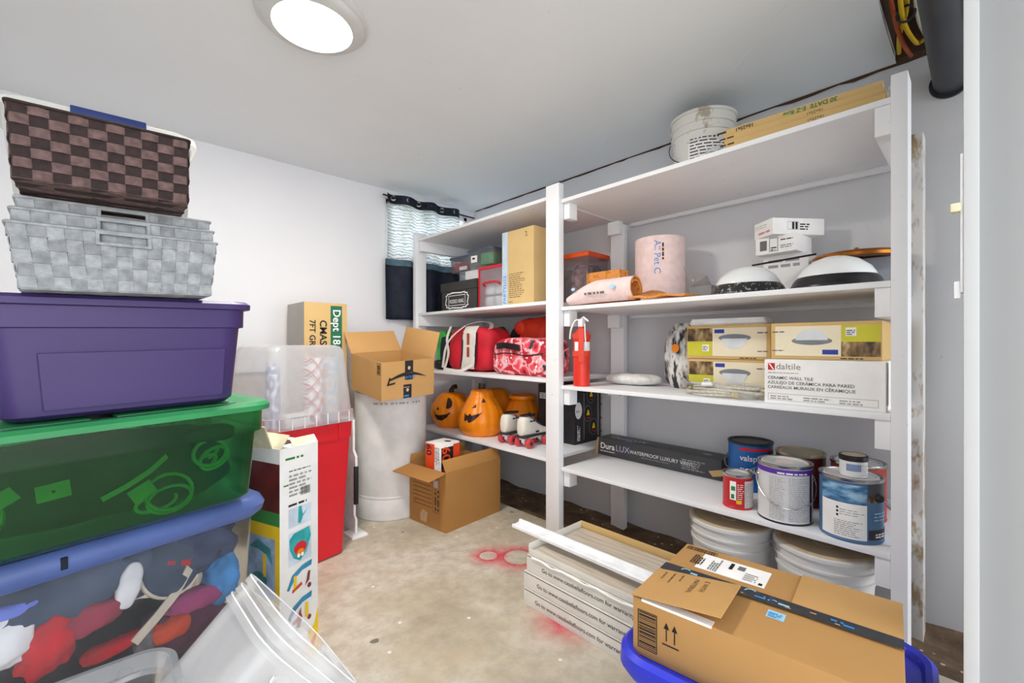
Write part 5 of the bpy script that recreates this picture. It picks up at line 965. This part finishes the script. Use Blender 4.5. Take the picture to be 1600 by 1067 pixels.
patch('landscape', cylmap(.0850, 130, .122), 0, 0, .13, .06, (lambda a: (a.l(a.ramp(a.noise(a.coord('Object', (1, 1, 2.6)), 16, 4), [(.35, '223a5c'), (.5, '4f86b4'), (.64, '9fc0d6')]), a.b.inputs['Base Color']), a.m)[1])(N('landscape_print')), c5, 24); patch('white_panel', cylmap(.0850, 130, .012), 0, 0, .13, .11, PAPER, c5, 24); fine(cylmap(.0857, 160, .02), 0, 0, .08, .05, 8, LINK, c5, 4, .35); fine(cylmap(.0857, 170, .085), 0, 0, .065, .022, 3, LINK, c5, 6, .3)
for k in range(3): flat('icon_mark', cylmap(.0857, 166, .105 - .012 * k), [ell(0, 0, .0035, .004, 10)], INK, c5)
patch('dark_band', cylmap(.0850, 220, .153), 0, 0, .12, .033, pm('band_charcoal', '4a4a50', .5), c5, 20); patch('photo_strip', cylmap(.0850, 220, .130), 0, 0, .12, .023, KPH, c5, 20); patch('name_plate', cylmap(.0850, 221, .016), 0, 0, .10, .03, pm('plate_dark', '2f2b33', .5), c5, 18); fine(cylmap(.0857, 235, .022), 0, 0, .05, .016, 2, WINK, c5, 4); fine(cylmap(.0857, 232, .075), 0, 0, .06, .03, 3, LBLUE, c5, 8, .35)
lathe('black_grip', [(0, .014), (.010, .013), (.015, .004), (.014, 0), (0, 0)], BLACK, c5, 20, loc=(.083 * math.cos(R(243)), .083 * math.sin(R(243)), .145), rot=(0, R(90), R(243))); tube('bail', [(-.040, -.082, .145), (-.015, -.098, .125), (.02, -.10, .10), (.06, -.085, .10)], .002, STEEL, c5, 6, curve=4)
c6 = can('red and green paint can behind the blue label can', (2.02, .31, S4), .082, .2, pm('can_brick', 'a5382c', .45, .08), STEEL, LIDW, None); patch('green_label', cylmap(.0812, 150, .13), 0, 0, .06, .05, GREEN, c6)
jr = thing('paint_jar', 'small white sample jar with black ringed lid on the blue label can', 'jar', (1.80, .288, S4 + .196)); lathe('jar', [(0, 0), (.036, 0), (.037, .003), (.037, .052), (.034, .055)], pm('jar_white', 'e4e6e8', .45), jr, 32, 35); lathe('lid', [(.0375, .05), (.039, .051), (.039, .066), (.036, .068), (.033, .066), (0, .066)], BLACK, jr, 32, 35); lathe('lid_disc', [(0, .0672), (.033, .0672)], pm('lid_tan', 'b5a68c', .5, .1), jr, 32); patch('blue_label', cylmap(.0372, 160, .02), 0, 0, .04, .022, pm('label_slate', '7f90b5', .5), jr); fine(cylmap(.0372, 224, .008), 0, 0, .03, .035, 6, LINK, jr, 3, .35)
# --- buckets on the ground
LIDT = pm('lid_tan_plastic', 'c8b596', .5, .08, 5); BAGW = pm('bucket_pale', 'dcdcda', .4, .04, 6)
bucket('white lidded bucket under the paint shelf next to the soil strip', (1.875, .70, 0), .128, .148, .30, 'lidded buckets under the shelf', LIDT, BAGW)
bk = bucket('white lidded bucket with date marks under the paint shelf by the post', (1.875, .384, 0), .128, .148, .30, 'lidded buckets under the shelf', LIDT, BAGW); bk.rotation_euler.z = 0
fine(cylmap(.1475, 195, .205), 0, 0, .07, .014, 1, INK, bk, 4, .9); fine(cylmap(.1475, 195, .175), 0, 0, .07, .012, 1, GINK, bk, 6, .9)
# ------------------------------------------------------------------ floor, right group
FB = pm('floor_carton_board', 'd9d5cd', .65, .04, 10)
for k, (lb, dx, dy) in enumerate((('white floor tile carton at the bottom of the stack on the floor', 0, 0), ('white floor tile carton in the middle of the stack on the floor', .004, .004), ('white floor tile carton third up with torn wrap edge', .012, -.004))):
    e = thing('flooring_carton', lb, 'box', (1.205 + dx, 1.215 + dy, .0625 * k), 0, 'stacked floor cartons'); box('carton', (0, -.59, 0), (.345, 0, .061), FB, e, .002)
    text(frame('-x', (0, -.06 - .01 * k, .022), 0), 'Go to www.casabellafloors.com for warranty', .021, pm('brown_grey_ink', '5b544b', .7), e, wide=1.02, bold=.0003); flat('edge_line', frame('-x', (0, 0, 0)), [rc(.004, .057, .586, .0595)], BRINK, e); box('end_tape', (.10, -.001, .006), (.16, .0015, .055), CARDG, e)
    if k == 2: tube('torn_wrap', [(-.003, -.03 - .05 * j, .058 + .004 * math.sin(j * 2.3)) for j in range(11)], .004, PAPER, e, 6)
tr = thing('carton_tray', 'open carton tray holding a wood look plank on the floor carton stack', 'tray', (1.222, 1.205, .1885), 0); OAK = pm('pale_oak', 'bdb2a2', .5, .12, 5, stretch=(14, 1, 1))
for lo, hi, m in (((.0, -.56, 0), (.33, 0, .004), FB), ((.326, -.56, .004), (.33, 0, .04), CARDL), ((0, -.003, .004), (.326, 0, .04), FB), ((0, -.56, .004), (.003, -.003, .022), FB)): box('tray_panel', lo, hi, m, tr, .0008)
box('plank', (.012, -.55, .0045), (.165, -.01, .013), OAK, tr, .001); box('plank', (.168, -.55, .0045), (.320, -.01, .013), OAK, tr, .001)
ts = thing('plastic_molding', 'long white plastic molding strip lying across the floor cartons', 'molding', (1.305, 1.05, .2295), 0)
pr = [(-.026, 0), (.026, 0), (.026, .022), (.018, .024), (.012, .012), (-.014, .010), (-.022, .014), (-.026, .010)]; n_ = len(pr)
obj('strip', [(x, y, z) for y in (-.36, .31) for x, z in pr], [tuple(range(n_)), tuple(range(2 * n_ - 1, n_ - 1, -1))] + [(i, n_ + i, n_ + (i + 1) % n_, (i + 1) % n_) for i in range(n_)], WHITE, ts)
# blue bin with a taped shipping carton on it
bb2 = thing('storage_tote', 'cobalt blue lidded plastic bin with scuffed rim under the taped carton', 'storage bin', (1.068, .312, 0), 5)
a = N('cobalt_plastic'); co = a.coord(); a.l(a.mix(a.ramp(a.noise(co, 40, 4, .75), [(.66, 0.0), (.72, .7)]), '2430c8', 'b9bdf0'), a.b.inputs['Base Color']); a.b.inputs['Roughness'].default_value = .38; COB = a.m
loft('body', [(0, .17, .20, .05), (.01, .18, .21, .055), (.30, .205, .24, .06), (.30, .20, .235, .06), (.02, .175, .205, .055)], COB, bb2, n=7)
loft('lid', [(.292, .207, .242, .06), (.285, .222, .257, .07), (.305, .234, .268, .075), (.333, .232, .266, .075), (.342, .222, .256, .07), (.338, .212, .246, .065), (.326, .205, .24, .06), (.326, .03, .03, .02)], COB, bb2, n=7)
sb = thing('shipping_carton', 'brown taped shipping carton with barcode and lifted flap on the blue bin', 'box', (1.05, .32, .3265), 6)
hx, hy, H = .17, .224, .122; KR = m_cardboard('kraft', 'bd9059'); KR2 = m_cardboard('kraft_light', 'c99d64')
box('carton', (-hx, -hy, 0), (hx, hy, H), KR, sb, .003); T_ = lambda x, y: Vector((x, y, H + .0008))
F = frame('+z', (0, 0, H)); F2 = frame('+z', (0, 0, H), 0, .0014)
box('flap', (.012, -hy, H + .0005), (hx, -.045, H + .004), KR2, sb, .001)
lf = box('lifted_flap', (0, -.185, -.0015), (.148, 0, .0015), KR2, sb, .0006, loc=(-hx - .001, hy + .002, H + .003), rot=(R(-7), R(0), 0))
tp = obj('tape', [F(x, y) for x, y in ((-hy, -.022), (-.06, -.02), (.06, -.018), (hy, -.02), (hy, .016), (.06, .018), (-.06, .02), (-hy, .018))], [(0, 1, 6, 7), (1, 2, 5, 6), (2, 3, 4, 5)], pm('black_blue_tape', '2e3138', .35, .1, 20), sb); tp.location.z = .0042
F5 = frame('+z', (0, 0, H + .0042), 0, .0012)
for x, y, rr in ((-.17, .004, .012), (-.03, .006, .013), (.015, -.006, .010)): flat('tape_arc', F5, [[(x + rr * math.cos(R(t)), y + rr * math.sin(R(t))) for t in range(40, 190, 20)] + [(x + rr * .75 * math.cos(R(t)), y + rr * .75 * math.sin(R(t))) for t in range(180, 30, -20)]], LBLUE, sb)
for k, x in enumerate((-.158, -.02, .0, .025, .115, .135)): fine(F5, x, -.002 - .006 * (k % 2), x + .022, .010 - .006 * (k % 2), 1, BLUE if k % 3 else LBLUE, sb, k)
for k in range(7): fine(F5, -.13 + .042 * k, -.012 + .012 * (k % 2), -.118 + .042 * k, -.004 + .012 * (k % 2), 1, KR2, sb, 40 + k)
F4 = frame('+z', (0, 0, H), 0, .0018)
flat('shipping_label', F, [[(-.165, .048), (-.012, .048), (-.012, .135), (-.165, .135)]], PAPER, sb); fine(frame('+z', (-.0, .155, H), 90, .0016), .065, -.0, .12, .03, 5, INK, sb, 3) ; fine(frame('+z', (0.055, .118, H), 90, .0016), 0, -.0, .07, .022, 4, GINK, sb, 5); flat('label_block', F2, [rc(-.098, .09, -.09, .125)], INK, sb); flat('label_code', F2, [rc(-.08, .10, -.064, .122)], GINK, sb); fine(F2, -.06, .06, -.03, .10, 4, LINK, sb, 8); flat('label_mark', F2, [rc(-.026, .055, -.018, .066)], INK, sb)
outline(F, -.215, .138, -.14, .158, .0015, BRINK, sb); bars(F, -.213, .14, -.142, .156, 16, BRINK, sb, name='barcode')
flat('blue_sticker', F, [rc(.012, -.062, .044, -.032)], LBLUE, sb); fine(F2, .015, -.058, .040, -.038, 3, BLUE, sb)
FL = lambda x, y: Vector((y, -x, .0022)); LK = pm('flap_ink', '6b4a28', .7)
for k, tx in enumerate(('MATERIAL', 'E WITH')): text((lambda k: (lambda x, y: Vector((.13 - x * .9, -.095 - .022 * k - y * .9, .0022))))(k), tx, .017, LK, lf)
for k in range(3): fine((lambda k: (lambda x, y: Vector((.135 - x, -.025 - .02 * k - y, .0022))))(k), 0, 0, .05, .006, 1, LK, lf, k)
FX = frame('-x', (-hx, hy, 0)); outline(FX, .012, .018, .055, .100, .002, INK, sb); bars(FX, .015, .022, .052, .097, 15, INK, sb, True)
for x in (.075, .092): flat('up_arrow', FX, [[(x - .0012, .055), (x + .0012, .055), (x + .0012, .083), (x - .0012, .083)], [(x - .006, .080), (x + .006, .080), (x, .094)]], INK, sb)
flat('arrow_base', FX, [rc(.066, .046, .101, .049)], INK, sb)
box('white_insert', (-hx - .0002, .06, H - .004), (-hx + .02, hy - .02, H + .0012), PAPER, sb)
